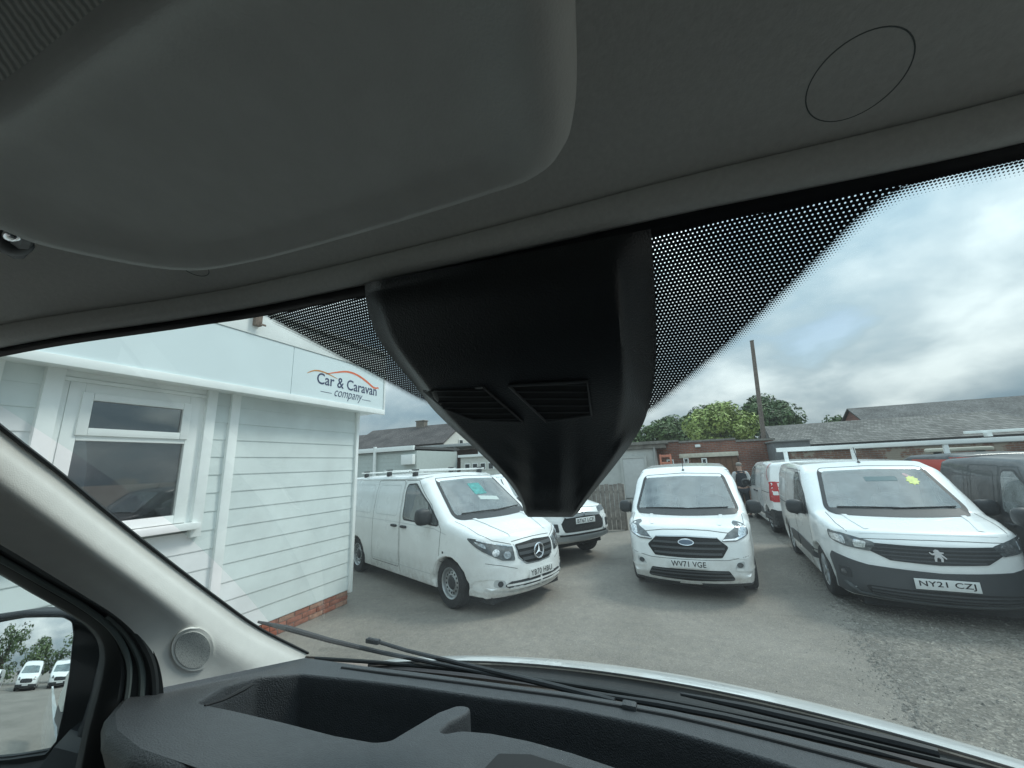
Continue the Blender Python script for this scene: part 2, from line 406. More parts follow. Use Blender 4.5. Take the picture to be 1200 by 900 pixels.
bp('sill', box(XW-0.02, XW+0.14, 1.44, 2.62, WZ0-.075, WZ0-.005, .01), m_upvc, win)
bp('head_trim', join(box(XW-0.02, XW+0.045, 1.45, 2.57, WZ1+.0, WZ1+.035, .004), box(XW-0.02, XW+0.03, 1.45, 2.57, WZ1+.04, WZ1+.10, .004)), m_white, win)
for q in ((1.45, WY0-.002), (WY1+.002, 2.575)): bp('jamb_lining', box(XW-0.02, XW+0.02, *q, WZ0-.01, WZ1), m_white, win, smooth=False)
# things on the inside window board: printed notice, letter tray; blind cord
tag(mk('window_notice', box(-0.006, 0.0, -.05, .05, 0, .19), mat('notice_card', (0.62, 0.58, 0.48), 0.8, var=.3, vscale=22), None, smooth=False), 'small cream notice card propped inside the office window', 'notice').location = (XW-.05, 1.98, WZ0+.075)
tag(mk('letter_tray', join(box(-.2, 0.0, -.12, .12, 0, .012), box(-.2, 0.0, -.12, -.11, 0.012, .10), box(-.2, 0, .11, .12, .012, .10), box(-.2, -.19, -.11, .11, .012, .1)), mat('tray_plastic', (0.55, 0.6, 0.6), 0.4), None, smooth=False), 'pale plastic letter tray on the inside window board', 'tray').location = (XW-.06, 2.20, WZ0+.075)
bp('window_board', box(XW-0.4, XW-0.062, WY0, WY1, WZ0+.03, WZ0+.072), m_upvc, win, smooth=False)
bp('blind_cord', join(tube([(XW-.05, 2.36, 2.34), (XW-.05, 2.355, 1.9), (XW-.05, 2.345, 1.68)], .003, 5), ball((XW-.05, 2.344, 1.67), .010, .010, .014), ball((XW-.05, 2.354, 1.93), .010, .010, .014)), m_upvc, win)
# brick plinth: individual bricks
bp('plinth_core', join(box(XW-4.3, XW-.06, Y0+.1, Y1-.1, 0, .2)), m_mortar, smooth=False)
bp('plinth_mortar', box(XW-0.1, XW-0.008, 2.2, Y1-.03, 0.0, .198), m_mortar, smooth=False)
for r in range(3):
    z = 0.004+r*0.066
    y = Y1-.025 - (0.112 if r % 2 else 0)
    if r % 2: bp('brick', box(XW-0.09, XW+.004, Y1-.025-.104, Y1-.025, z, z+.058, .004), m_brick)
    while y > 2.4:
        q = random.uniform(-.003, .003)
        bp('brick', box(XW-0.09, XW+.003+q, y-.215, y, z, z+.058, .004), m_brick if random.random() < .75 else m_brick2); y -= 0.226
for r in range(3):
    z = 0.004+r*0.066; x = XW-.095-(0.1 if r % 2 else 0)
    for _ in range(6): bp('brick', box(x-.215, x, Y1-.09, Y1-.027, z, z+.058, .004), m_brick); x -= .226
# sign lettering
m_navy = mat('navy_lettering', (0.035, 0.05, 0.11), 0.5)
m_orange = mat('orange_swoosh', (0.75, 0.16, 0.06), 0.5)
def text_vf(s, size, bold=0.0, shear=0.0, spacing=1.0, ext=0.0015):
    cu = bpy.data.curves.new('txt', 'FONT'); cu.body = s; cu.size = size; cu.align_x = 'LEFT'; cu.offset = bold; cu.shear = shear; cu.space_character = spacing; cu.extrude = ext; cu.resolution_u = 4
    o = bpy.data.objects.new('txt', cu); COL.objects.link(o)
    bpy.context.view_layer.update()
    dg = bpy.context.evaluated_depsgraph_get(); me = bpy.data.meshes.new_from_object(o.evaluated_get(dg))
    v = [q.co.copy() for q in me.vertices]; f = [tuple(p.vertices) for p in me.polygons]
    bpy.data.objects.remove(o); bpy.data.curves.remove(cu); bpy.data.meshes.remove(me)
    return v, f
def fit(vf, w, h=None):
    xs = [p.x for p in vf[0]]; ys = [p.y for p in vf[0]]; sx = w/(max(xs)-min(xs)); sy = sx if h is None else h/(max(ys)-min(ys))
    return [Vector(((p.x-min(xs))*sx, (p.y-min(ys))*sy, p.z)) for p in vf[0]], vf[1]
def wallify(vf, y, z): return [Vector((FX+.002+p[2], y+p[0], z+p[1])) for p in vf[0]], vf[1]
bp('sign_lettering', wallify(fit(text_vf('Car & Caravan', 0.2, bold=0.0015), 1.20, .165), 3.79, 3.235), m_navy, smooth=False)
bp('sign_lettering', wallify(fit(text_vf('company', 0.14, bold=-0.001, shear=0.35), 0.56, .135), 4.11, 3.055), m_navy, smooth=False)
for y, z, w in ((0, 0, .2), (.80, -.005, .2)): bp('sign_dash', wallify(([(y, z-.004, 0), (y+w, z-.004, 0), (y+w, z+.004, 0), (y, z+.004, 0)], [(0, 1, 2, 3)]), 3.86, 3.13), m_navy, smooth=False)
def swoosh(pts, wmax):
    rows = []; n = len(pts)
    P = []
    for i in range(n-1):
        p0, p1, p2, p3 = (Vector(pts[max(0, min(n-1, i+k))]) for k in (-1, 0, 1, 2))
        for k in range(8):
            s = k/8; P.append(0.5*((2*p1)+(p2-p0)*s+(2*p0-5*p1+4*p2-p3)*s*s+(3*p1-p0-3*p2+p3)*s**3))
    P.append(Vector(pts[-1])); m = len(P)
    for i, p in enumerate(P):
        w = wmax*(0.25+math.sin(math.pi*min(1, max(0, i/(m-1))))**0.8)/1.25
        t = (P[min(i+1, m-1)]-P[max(i-1, 0)]).normalized(); nn = Vector((-t[1], t[0]))
        rows.append([Vector((FX+.002, *(p+nn*w/2))), Vector((FX+.002, *(p-nn*w/2)))])
    return loft(rows, flip=True)
bp('sign_swoosh', swoosh([(3.62, 3.35), (3.75, 3.415), (3.92, 3.42), (4.15, 3.37)], .022), mat('amber_swoosh', (0.55, 0.25, 0.07), .5), smooth=False)
bp('sign_swoosh', swoosh([(3.93, 3.40), (4.1, 3.46), (4.32, 3.52), (4.52, 3.515), (4.72, 3.455), (4.9, 3.375), (4.98, 3.37), (5.02, 3.385), (5.04, 3.36)], .035), m_orange, smooth=False)

# ------------------------------------------------------------------ background walls and buildings
def brick_mat(name, c1, c2, mortar, scale, rough=0.9, patch=None):
    m = bpy.data.materials.new(name); m.use_nodes = True; t = m.node_tree; b = t.nodes['Principled BSDF']
    tcn = N(t, 'ShaderNodeTexCoord'); mpn = N(t, 'ShaderNodeMapping'); mpn.inputs['Rotation'].default_value = (R(90), 0, 0); L(t, tcn.outputs['Object'], mpn.inputs[0])
    br = N(t, 'ShaderNodeTexBrick', i_Scale=scale); L(t, mpn.outputs[0], br.inputs['Vector'])
    br.inputs['Color1'].default_value = (*c1, 1); br.inputs['Color2'].default_value = (*c2, 1); br.inputs['Mortar'].default_value = (*mortar, 1)
    br.inputs['Mortar Size'].default_value = 0.012; br.inputs['Brick Width'].default_value = 0.225; br.inputs['Row Height'].default_value = 0.075
    nz = N(t, 'ShaderNodeTexNoise', i_Scale=0.9, i_Detail=7.0, i_Roughness=0.65); L(t, tcn.outputs['Object'], nz.inputs['Vector'])
    r = ramp(t, nz.outputs[0], [(0.35, (0.65,)*3), (0.5, (1,)*3), (0.7, (1.3, 1.25, 1.2))])
    x = N(t, 'ShaderNodeMix', data_type='RGBA', blend_type='MULTIPLY'); x.inputs[0].default_value = 1; L(t, br.outputs[0], x.inputs[6]); L(t, r.outputs[0], x.inputs[7])
    c = x.outputs[2]
    if patch:
        r2 = ramp(t, nz.outputs[0], [(patch[1], (0,)*3), (patch[1]+.03, (1,)*3)])
        y = N(t, 'ShaderNodeMix', data_type='RGBA'); L(t, r2.outputs[0], y.inputs[0]); L(t, c, y.inputs[6]); y.inputs[7].default_value = (*patch[0], 1); c = y.outputs[2]
    L(t, c, b.inputs['Base Color']); b.inputs['Roughness'].default_value = rough
    bn = N(t, 'ShaderNodeBump', i_Strength=0.5, i_Distance=0.01); L(t, br.outputs[1], bn.inputs['Height']); bn.invert = True; L(t, bn.outputs[0], b.inputs['Normal'])
    return m
m_bw = brick_mat('old_brickwork', (0.27, 0.10, 0.065), (0.20, 0.075, 0.055), (0.22, 0.18, 0.15), 1.0)
m_bw2 = brick_mat('patched_brickwork', (0.24, 0.12, 0.08), (0.20, 0.10, 0.07), (0.24, 0.2, 0.17), 1.0, patch=((0.30, 0.26, 0.21), 0.47))
m_bw3 = brick_mat('warehouse_brick', (0.23, 0.095, 0.075), (0.19, 0.08, 0.065), (0.2, 0.16, 0.15), 1.0)
def tile_mat(name, col, scale=6.0, var=0.3):
    m = bpy.data.materials.new(name); m.use_nodes = True; t = m.node_tree; b = t.nodes['Principled BSDF']
    tcn = N(t, 'ShaderNodeTexCoord'); br = N(t, 'ShaderNodeTexBrick', i_Scale=1.0); L(t, tcn.outputs['Generated'], br.inputs['Vector'])
    mpn = N(t, 'ShaderNodeMapping'); mpn.inputs['Scale'].default_value = (scale*6, scale*2.2, 1); L(t, tcn.outputs['UV'], mpn.inputs[0]); L(t, mpn.outputs[0], br.inputs['Vector'])
    br.inputs['Color1'].default_value = (*[c*(1-var) for c in col], 1); br.inputs['Color2'].default_value = (*[c*(1+var) for c in col], 1); br.inputs['Mortar'].default_value = (*[c*.4 for c in col], 1)
    br.inputs['Mortar Size'].default_value = 0.03
    nz = N(t, 'ShaderNodeTexNoise', i_Scale=0.8, i_Detail=7.0); L(t, tcn.outputs['Object'], nz.inputs['Vector'])
    r = ramp(t, nz.outputs[0], [(0.3, (0.65,)*3), (0.7, (1.3,)*3)])
    x = N(t, 'ShaderNodeMix', data_type='RGBA', blend_type='MULTIPLY'); x.inputs[0].default_value = 1; L(t, br.outputs[0], x.inputs[6]); L(t, r.outputs[0], x.inputs[7])
    L(t, x.outputs[2], b.inputs['Base Color']); b.inputs['Roughness'].default_value = 0.85
    bn = N(t, 'ShaderNodeBump', i_Strength=0.6, i_Distance=0.02); L(t, br.outputs[1], bn.inputs['Height']); bn.invert = True; L(t, bn.outputs[0], b.inputs['Normal'])
    return m
m_slate = tile_mat('grey_roof_tile', (0.12, 0.12, 0.118)); m_rbrown = tile_mat('brown_roof_tile', (0.095, 0.083, 0.08)); m_fibre = tile_mat('fibre_cement_roof', (0.15, 0.145, 0.135), 3.0)
def quad_uv(name, p, m, parent, th=0.08):
    """roof slope: quad p (4 pts, outward up), thickness th, uv 0..len"""
    P = [Vector(q) for q in p]; nrm = (P[1]-P[0]).cross(P[3]-P[0]).normalized()
    v = P+[q-nrm*th for q in P]
    o = mk(name, (v, [(0, 1, 2, 3), (7, 6, 5, 4), (0, 4, 5, 1), (1, 5, 6, 2), (2, 6, 7, 3), (3, 7, 4, 0)]), m, parent, smooth=False)
    uv = o.data.uv_layers.new(name='UVMap'); lu = (P[1]-P[0]).length; lv = (P[3]-P[0]).length
    co = {0: (0, 0), 1: (lu, 0), 2: (lu, lv), 3: (0, lv)}
    for poly in o.data.polygons:
        for li in poly.loop_indices:
            c = co[o.data.loops[li].vertex_index % 4]; uv.data[li].uv = (c[0]/6, c[1]/6)
    return o
def thing(name, loc, label, cat, group=None, rz=0): return empty(name, loc, rz, label, cat, group)

# yard wall of old brick with the blocked garage opening
bw = thing('brick_yard_wall', (1.6, 18.9, 0), 'old red brick yard wall with a cream lintel and a brown garage door', 'wall')
def rel(o, vf): return [Vector(p)-Vector(o.location) for p in vf[0]], vf[1]
def wp(o, name, vf, m, parent=None, **k): return mk(name, rel(o, vf), m, parent or o, **k)
yw = 18.9
wp(bw, 'brickwork', join(box(-1.0, 0.35, yw, yw+.25, 0, 2.72), box(0.35, 2.62, yw, yw+.25, 2.12, 2.66), box(2.62, 4.0, yw, yw+.25, 0, 2.56), box(.35, .75, yw, yw+.25, 0, 2.1)), m_bw, smooth=False)
wp(bw, 'coping', join(box(-1.02, 0.36, yw-.06, yw+.3, 2.72, 2.80), box(.36, 2.62, yw-.06, yw+.3, 2.66, 2.74), box(2.62, 4.05, yw-.06, yw+.3, 2.56, 2.64)), mat('stone_coping', (.2, .19, .17), .9, var=.3), smooth=False)
wp(bw, 'lintel', box(0.30, 2.64, yw-.05, yw+.1, 1.98, 2.16, .01), mat('cream_paint', (0.62, 0.58, 0.48), 0.7, var=.15))
dr = wp(bw, 'garage_door', box(.77, 2.60, yw+.10, yw+.16, 0, 1.98), mat('brown_boards', (0.16, 0.085, 0.05), .8, var=.25, vscale=6), smooth=False)
for k in range(8): wp(bw, 'door_board', box(.78+k*.228, .78+k*.228+.215, yw+.07, yw+.098, .02, 1.97, .004), MAT['brown_boards'], dr)
for (x, z, w, h) in ((-.25, 1.7, .30, .24), (.45, 1.72, .22, .26), (1.18, 1.62, .22, .32)):
    w_ = wp(bw, 'window', join(box(x, x+w, yw-.03, yw+.06, z, z+.05), box(x, x+w, yw-.03, yw+.06, z+h-.05, z+h), box(x, x+.05, yw-.03, yw+.06, z+.05, z+h-.05), box(x+w-.05, x+w, yw-.03, yw+.06, z+.05, z+h-.05)), m_upvc, smooth=False)
    wp(bw, 'pane', box(x+.05, x+w-.05, yw-.01, yw-.004, z+.05, z+h-.05), glass_pane('dark_pane'), w_, smooth=False)
wp(bw, 'security_light', box(1.0, 1.22, yw-.12, yw, 2.42, 2.54, .02), m_white)
# patched wall to the right, behind the white rail
pw = thing('rendered_wall', (9, 17.2, 0), 'rough patched brick and render wall beyond the white rail', 'wall')
wp(pw, 'masonry', box(4.1, 24, 17.2, 17.5, 0, 2.02), m_bw2, smooth=False)
wp(pw, 'coping', box(4.08, 24, 17.15, 17.55, 2.02, 2.09), mat('grey_coping', (.22, .22, .21), .9, var=.2), smooth=False)
# grey shed door panel next to the wall
gp = thing('grey_shed', (4.1, 18.0, 0), 'small grey clad shed between the brick walls', 'shed')
wp(gp, 'cladding', box(3.72, 4.9, 17.7, 19.2, 0, 2.42), mat('grey_cladding', (.17, .18, .185), .7, var=.15, vscale=5), smooth=False)
wp(gp, 'lid', box(3.66, 4.96, 17.62, 19.3, 2.42, 2.48, .01), mat('grey_coping', (.22, .22, .21)))
# white rail and posts
wr = thing('white_rail_frame', (5.3, 13.0, 0), 'white painted rail on slim posts above the parked vans', 'frame')
wp(wr, 'top_rail', box(2.78, 11.5, 12.95, 13.05, 2.02, 2.13, .01), m_white)
for x in (2.98, 4.5, 6.35, 8.3, 10.3): wp(wr, 'post', box(x-.045, x+.045, 12.965, 13.035, 0, 2.02, .006), m_white)
wp(wr, 'upper_rail', box(6.9, 11.5, 13.2, 13.3, 2.25, 2.32, .01), m_white)
wp(wr, 'bracket', box(7.2, 7.28, 13.05, 13.2, 2.16, 2.26), m_white, smooth=False)
# long low shed
ls = thing('long_shed', (9, 25, 0), 'long low shed under a weathered grey tiled roof', 'shed')
wp(ls, 'wall', box(5.2, 15.8, 24.2, 29, 0, 2.3), mat('shed_render', (.13, .125, .12), .9, var=.25), smooth=False)
quad_uv('roof', rel(ls, ([(5.0, 23.8, 2.38), (16.0, 23.8, 2.38), (15.0, 26.6, 3.62), (5.3, 26.6, 3.62)], 0))[0], m_fibre, ls)
quad_uv('roof', rel(ls, ([(15.0, 26.6, 3.62), (5.3, 26.6, 3.62), (5.0, 29.5, 2.38), (16, 29.5, 2.38)][::-1], 0))[0], m_fibre, ls)
wp(ls, 'fascia', box(5.0, 16.0, 23.72, 23.84, 2.16, 2.34), mat('dark_fascia', (.03, .03, .03), .6), smooth=False)
wp(ls, 'gable', ([(5.15, 24.2, 2.3), (5.15, 29, 2.3), (5.3, 26.6, 3.5)], [(0, 1, 2)]), MAT['shed_render'], smooth=False)
# brick warehouse
wh = thing('brick_warehouse', (18, 33, 0), 'red brick warehouse with a grey pitched roof and one dark window', 'building')
wp(wh, 'wall', box(12.7, 34, 33.0, 38.4, 0, 3.35), m_bw3, smooth=False)
quad_uv('roof', rel(wh, ([(12.55, 32.6, 3.42), (34.2, 32.6, 3.3), (34.2, 35.6, 5.0), (12.55, 35.6, 5.1)], 0))[0], m_slate, wh)
quad_uv('roof', rel(wh, ([(34.2, 38.8, 3.4), (12.55, 38.8, 3.4), (12.55, 35.6, 5.1), (34.2, 35.6, 5.0)], 0))[0], m_slate, wh)
wp(wh, 'gable', ([(12.7, 33, 3.35), (12.7, 38.4, 3.35), (12.7, 35.6, 4.95)], [(0, 1, 2)]), m_bw3, smooth=False)
wp(wh, 'barge_board', box(12.48, 12.54, 32.5, 32.7, 3.2, 3.5), mat('red_verge', (.22, .09, .075), .8), smooth=False)
ww = wp(wh, 'window', join(box(16.6, 18.2, 32.92, 33.02, 2.28, 2.36), box(16.6, 18.2, 32.92, 33.02, 2.92, 3.0), box(16.6, 16.68, 32.92, 33.02, 2.36, 2.92), box(18.12, 18.2, 32.92, 33.02, 2.36, 2.92)), mat('grey_frame', (.12, .12, .13), .5), smooth=False)
wp(wh, 'pane', box(16.68, 18.12, 32.95, 32.96, 2.36, 2.92), glass_pane('dark_pane'), ww, smooth=False)
# pale sheds behind the ford-sized van: double doors, flat roof
sh = thing('pale_flat_roof_shed', (-2.2, 17.5, 0), 'pale grey flat-roofed shed with a plain door', 'shed')
m_pale = mat('pale_render', (.46, .47, .45), .8, var=.12, vscale=2.5)
wp(sh, 'wall', box(-6.2, -0.62, 17.4, 20.5, 0, 2.42), m_pale, smooth=False)
wp(sh, 'roof_edge', join(box(-6.3, -.1, 17.2, 20.7, 2.62, 2.74), box(-6.25, -.2, 17.3, 20.6, 2.44, 2.615)), mat('roof_edge_grey', (.19, .18, .16), .9, var=.3, vscale=4), smooth=False)
dd = wp(sh, 'door', box(-2.02, -1.12, 17.33, 17.40, .42, 2.06, .01), mat('door_grey', (.50, .51, .50), .6, var=.06))
wp(sh, 'handle', join(box(-1.28, -1.2, 17.29, 17.33, 1.18, 1.30, .005), tube([(-1.24, 17.28, 1.24), (-1.36, 17.28, 1.24)], .012, 6)), mat('handle_metal', (.1, .1, .1), .4), dd)
wp(sh, 'door_frame', join(box(-2.12, -2.02, 17.31, 17.40, .36, 2.16), box(-1.12, -1.02, 17.31, 17.40, .36, 2.16), box(-2.02, -1.12, 17.31, 17.40, 2.06, 2.16)), m_pale, smooth=False)
wp(sh, 'downpipe', tube([(-.66, 17.33, 2.5), (-.70, 17.33, 1.6), (-.70, 17.33, 0.1)], .035, 8), mat('pipe_grey', (.36, .37, .36), .5))
wp(sh, 'doorstep', box(-2.15, -1.0, 16.9, 17.3, 0, .36, .02), mat('concrete', (.25, .24, .22), .9, var=.2))
wp(sh, 'kerb_ledge', box(-.98, -.3, 16.95, 17.38, 0, .75, .02), MAT['concrete'])
# orange ladder-like barrier beside the shed
lad = thing('orange_barrier', (-.25, 17.0, 0), 'faded orange plastic barrier stood on end by the shed', 'barrier')
m_of = mat('faded_orange', (.55, .20, .13), .6, var=.2)
for x in (-.45, -.06): wp(lad, 'upright', box(x-.035, x+.035, 16.95, 17.02, .75 if x < -.3 else .0, 2.16, .01), m_of)
for z in (2.09, 1.80, 1.5, 1.2, .9): wp(lad, 'crossbar', box(-.41, -.1, 16.955, 17.015, z-.05, z+.05, .01), m_of)
# weathered board fence panel
fn = thing('board_fence', (-2.2, 11.6, 0), 'weathered grey close-board fence panel standing beside the pickup', 'fence')
m_fw = mat('weathered_board', (.20, .18, .16), .9, var=.35, vscale=9, bump=.5, bscale=40)
fx0, fx1 = -3.6, -1.46
nbd = 17
for k in range(nbd):
    x = fx0+(fx1-fx0)*k/nbd; y = 11.45+(x-fx0)*0.16; h = 1.30+random.uniform(-.025, .025)
    v = box(0, (fx1-fx0)/nbd*.93, -.012-.008*(k % 2), .012, .03, h, .003)
    wp(fn, 'board', xf(v, Matrix.Translation((x, y, 0)) @ Matrix.Rotation(.16, 4, 'Z')), m_fw)
for z in (.3, 1.05): wp(fn, 'rail', xf(box(0, 2.16, .012, .06, z, z+.07), Matrix.Translation((fx0, 11.45, 0)) @ Matrix.Rotation(.16, 4, 'Z')), m_fw, smooth=False)
for x in (-3.62, -1.47): wp(fn, 'post', box(x-.05, x+.05, 11.5+(x-fx0)*.16, 11.6+(x-fx0)*.16, 0, 1.3, .005), m_fw)
# low pale clapboard building behind the grey-nosed van (left)
lw = thing('low_clapboard_building', (-13.5, 15.2, 0), 'low cream clapboard building with a white gutter and downpipe', 'building')
m_cream = mat('cream_boards', (.47, .52, .50), .7, var=.06)
LX1 = -11.35
wp(lw, 'wall_core', box(-22, LX1, 15.25, 19, 0, 2.9), m_cream, smooth=False)
for k in range(12):
    z = .4+k*.2
    v, f = board(-22, LX1, z, x=0)
    wp(lw, 'clapboard', ([(p[1], 15.22-p[0], p[2]) for p in v], f), m_cream, smooth=False)
wp(lw, 'gutter', box(-22.1, LX1-.05, 15.02, 15.18, 2.92, 3.14, .02), m_white)
wp(lw, 'downpipe', tube([(-13.75, 15.05, 3.2), (-13.75, 15.05, .1)], .08, 8), m_white)
wp(lw, 'roof', box(-22.1, LX1+.0, 15.16, 19.2, 2.98, 3.1), mat('roof_felt', (.08, .08, .08)), smooth=False)
wp(lw, 'meter_box', box(-12.05, -11.38, 14.95, 15.18, 2.25, 2.72, .02), m_white)
# flat canopy beyond
cp = thing('flat_canopy', (-11, 20, 0), 'thin grey flat canopy roof on posts beyond the low building', 'canopy')
wp(cp, 'roof', box(-15.5, -6.3, 19.4, 22.6, 3.22, 3.40, .02), mat('canopy_grey', (.40, .41, .40), .7, var=.1))
for x in (-14.8, -11.8, -8.8, -6.6): wp(cp, 'post', box(x-.06, x+.06, 19.5, 19.62, 0, 3.22), MAT['canopy_grey'], smooth=False)
wp(cp, 'back_wall', box(-15.4, -6.4, 22.3, 22.5, 0, 3.2), brick_mat('canopy_brick', (.25, .15, .12), (.2, .12, .1), (.25, .22, .2), 1.0), smooth=False)
wp(cp, 'notice_board', box(-10.15, -9.65, 19.3, 19.38, 2.55, 3.1), m_white, smooth=False)
# pale single-storey unit with small square windows (above the pickup)
pu = thing('pale_unit', (-7.0, 17.5, 0), 'pale cream flat unit with a row of small square windows', 'building')
wp(pu, 'wall', box(-9.6, -6.35, 16.4, 19, 0, 2.48), mat('cream_render', (.55, .56, .52), .7, var=.08), smooth=False)
wp(pu, 'parapet', box(-9.7, -6.3, 16.3, 19.1, 2.48, 2.6), m_white, smooth=False)
for k in range(5):
    x = -9.35+k*.42
    w_ = wp(pu, 'window', box(x, x+.3, 16.36, 16.42, 1.85, 2.18), m_upvc, smooth=False)
    wp(pu, 'pane', box(x+.04, x+.26, 16.34, 16.357, 1.89, 2.14), glass_pane('dark_pane'), w_, smooth=False)
# terraced houses with brown roofs
def house(name, x0, x1, y0, y1, eave, ridge, wallm, label, roofm=m_rbrown, gable_m=None, chim=None, rz=0.0):
    h = thing(name, ((x0+x1)/2, y0, 0), label, 'house', 'houses beyond the yard')
    ym = (y0+y1)/2
    wp(h, 'wall', box(x0, x1, y0, y1, 0, eave), wallm, smooth=False)
    gv_ = ([(x1, y0, eave), (x1, y1, eave), (x1, ym, ridge-.12), (x0, y0, eave), (x0, y1, eave), (x0, ym, ridge-.12)], [(0, 1, 2), (5, 4, 3)])
    wp(h, 'gable', gv_, gable_m or wallm, smooth=False)
    if gable_m: wp(h, 'gable_wall', box(x1, x1+.03, y0, y1, 0, eave), gable_m, smooth=False)
    e = .35
    quad_uv('roof', rel(h, ([(x0-.1, y0-e, eave-.1), (x1+.15, y0-e, eave-.1), (x1+.15, ym, ridge), (x0-.1, ym, ridge)], 0))[0], roofm, h, .12)
    rf = quad_uv('roof', rel(h, ([(x1+.15, y1+e, eave-.1), (x0-.1, y1+e, eave-.1), (x0-.1, ym, ridge), (x1+.15, ym, ridge)], 0))[0], roofm, h, .12)
    if chim is not None:
        wp(h, 'chimney', join(box(chim-.5, chim+.5, ym-.3, ym+.3, ridge-.9, ridge+.45), box(chim-.56, chim+.56, ym-.36, ym+.36, ridge+.45, ridge+.55)), mat('chimney_stone', (.19, .165, .14), .9, var=.3), rf, smooth=False)
        for dx in (-.35, .0, .35): wp(h, 'chimney_pot', lathe([(ridge+.55, .13), (ridge+.95, .11), (ridge+.95, .08), (ridge+.6, .08)], 10, 'Z'), mat('terracotta_pot', (.3, .2, .15), .9), rf).location = Vector((chim, ym, 0))+Vector((dx, 0, 0))-Vector(h.location)
    return h
m_hbrick = brick_mat('house_brick', (.19, .13, .105), (.16, .11, .09), (.2, .18, .16), 1.0)
m_hrend = mat('house_render', (.62, .62, .58), .85, var=.08)
h1 = house('terraced_house', -30.0, -18.7, 29.0, 36.0, 4.35, 6.45, m_hbrick, 'brown-roofed brick house with a chimney and a white rendered gable', gable_m=m_hrend, chim=-23.6)
for yy, zz_ in ((31.6, 3.5), (33.6, 3.4)):
    w_ = wp(h1, 'window', box(-18.66, -18.6, yy, yy+.7, zz_, zz_+1.2), m_upvc, smooth=False); wp(h1, 'pane', box(-18.6, -18.59, yy+.07, yy+.63, zz_+.07, zz_+1.13), glass_pane('dark_pane'), w_, smooth=False)
for xx in (-29, -26.5, -24, -21.5):
    w_ = wp(h1, 'window', box(xx, xx+1.0, 28.94, 29.0, 2.7, 3.9), m_upvc, smooth=False); wp(h1, 'pane', box(xx+.08, xx+.92, 28.92, 28.94, 2.78, 3.82), glass_pane('dark_pane'), w_, smooth=False)
h2 = house('terraced_house', -44, -30.3, 30, 37, 4.2, 6.2, m_hbrick, 'brown-roofed brick house at the far end of the row, beyond the office corner')
h3 = house('terraced_house', -17.5, -7.0, 40, 46, 3.6, 5.8, m_hrend, 'white rendered house with a grey roof behind the flat canopy', roofm=m_slate)
for xx in (-16.5, -14, -11.5, -9):
    w_ = wp(h3, 'window', box(xx, xx+1.0, 39.94, 40.0, 2.2, 3.2), m_upvc, smooth=False); wp(h3, 'pane', box(xx+.08, xx+.92, 39.92, 39.94, 2.28, 3.12), glass_pane('dark_pane'), w_, smooth=False)
# telegraph pole
po = thing('telegraph_pole', (5.05, 25.6, 0), 'tall leaning weathered timber pole behind the brick wall', 'pole')
pt, pb = onY(881, 400, 25.6), onY(899, 545, 25.6)
wp(po, 'shaft', tube([pb+(pb-pt)*0.35, pb, (pb+pt)/2, pt], [.15, .13, .115, .10], 12), mat('pole_timber', (.17, .14, .12), .9, var=.3, vscale=12, bump=.5))
wp(po, 'cap', tube([pt, pt+Vector((0, 0, .05))], .115, 10), MAT['grey_coping'])

# ------------------------------------------------------------------ trees
def leaf_mat(name, c, var=.5):
    m = bpy.data.materials.new(name); m.use_nodes = True; t = m.node_tree; b = t.nodes['Principled BSDF']
    oi = N(t, 'ShaderNodeTexCoord'); nz = N(t, 'ShaderNodeTexNoise', i_Scale=1.4, i_Detail=6.0); L(t, oi.outputs['Object'], nz.inputs['Vector'])
    r = ramp(t, nz.outputs[0], [(.3, tuple(x*(1-var) for x in c)), (.7, tuple(x*(1+var) for x in c))]); L(t, r.outputs[0], b.inputs['Base Color'])
    b.inputs['Roughness'].default_value = .6
    try: b.inputs['Transmission Weight'].default_value = 0
    except Exception: pass
    return m
m_bark = mat('bark', (.09, .07, .055), .95, var=.3, vscale=10, bump=.5)
LEAF = {'dark': leaf_mat('dark_leaf', (.085, .135, .05)), 'bright': leaf_mat('bright_leaf', (.27, .34, .09)), 'mid': leaf_mat('mid_leaf', (.10, .15, .055))}
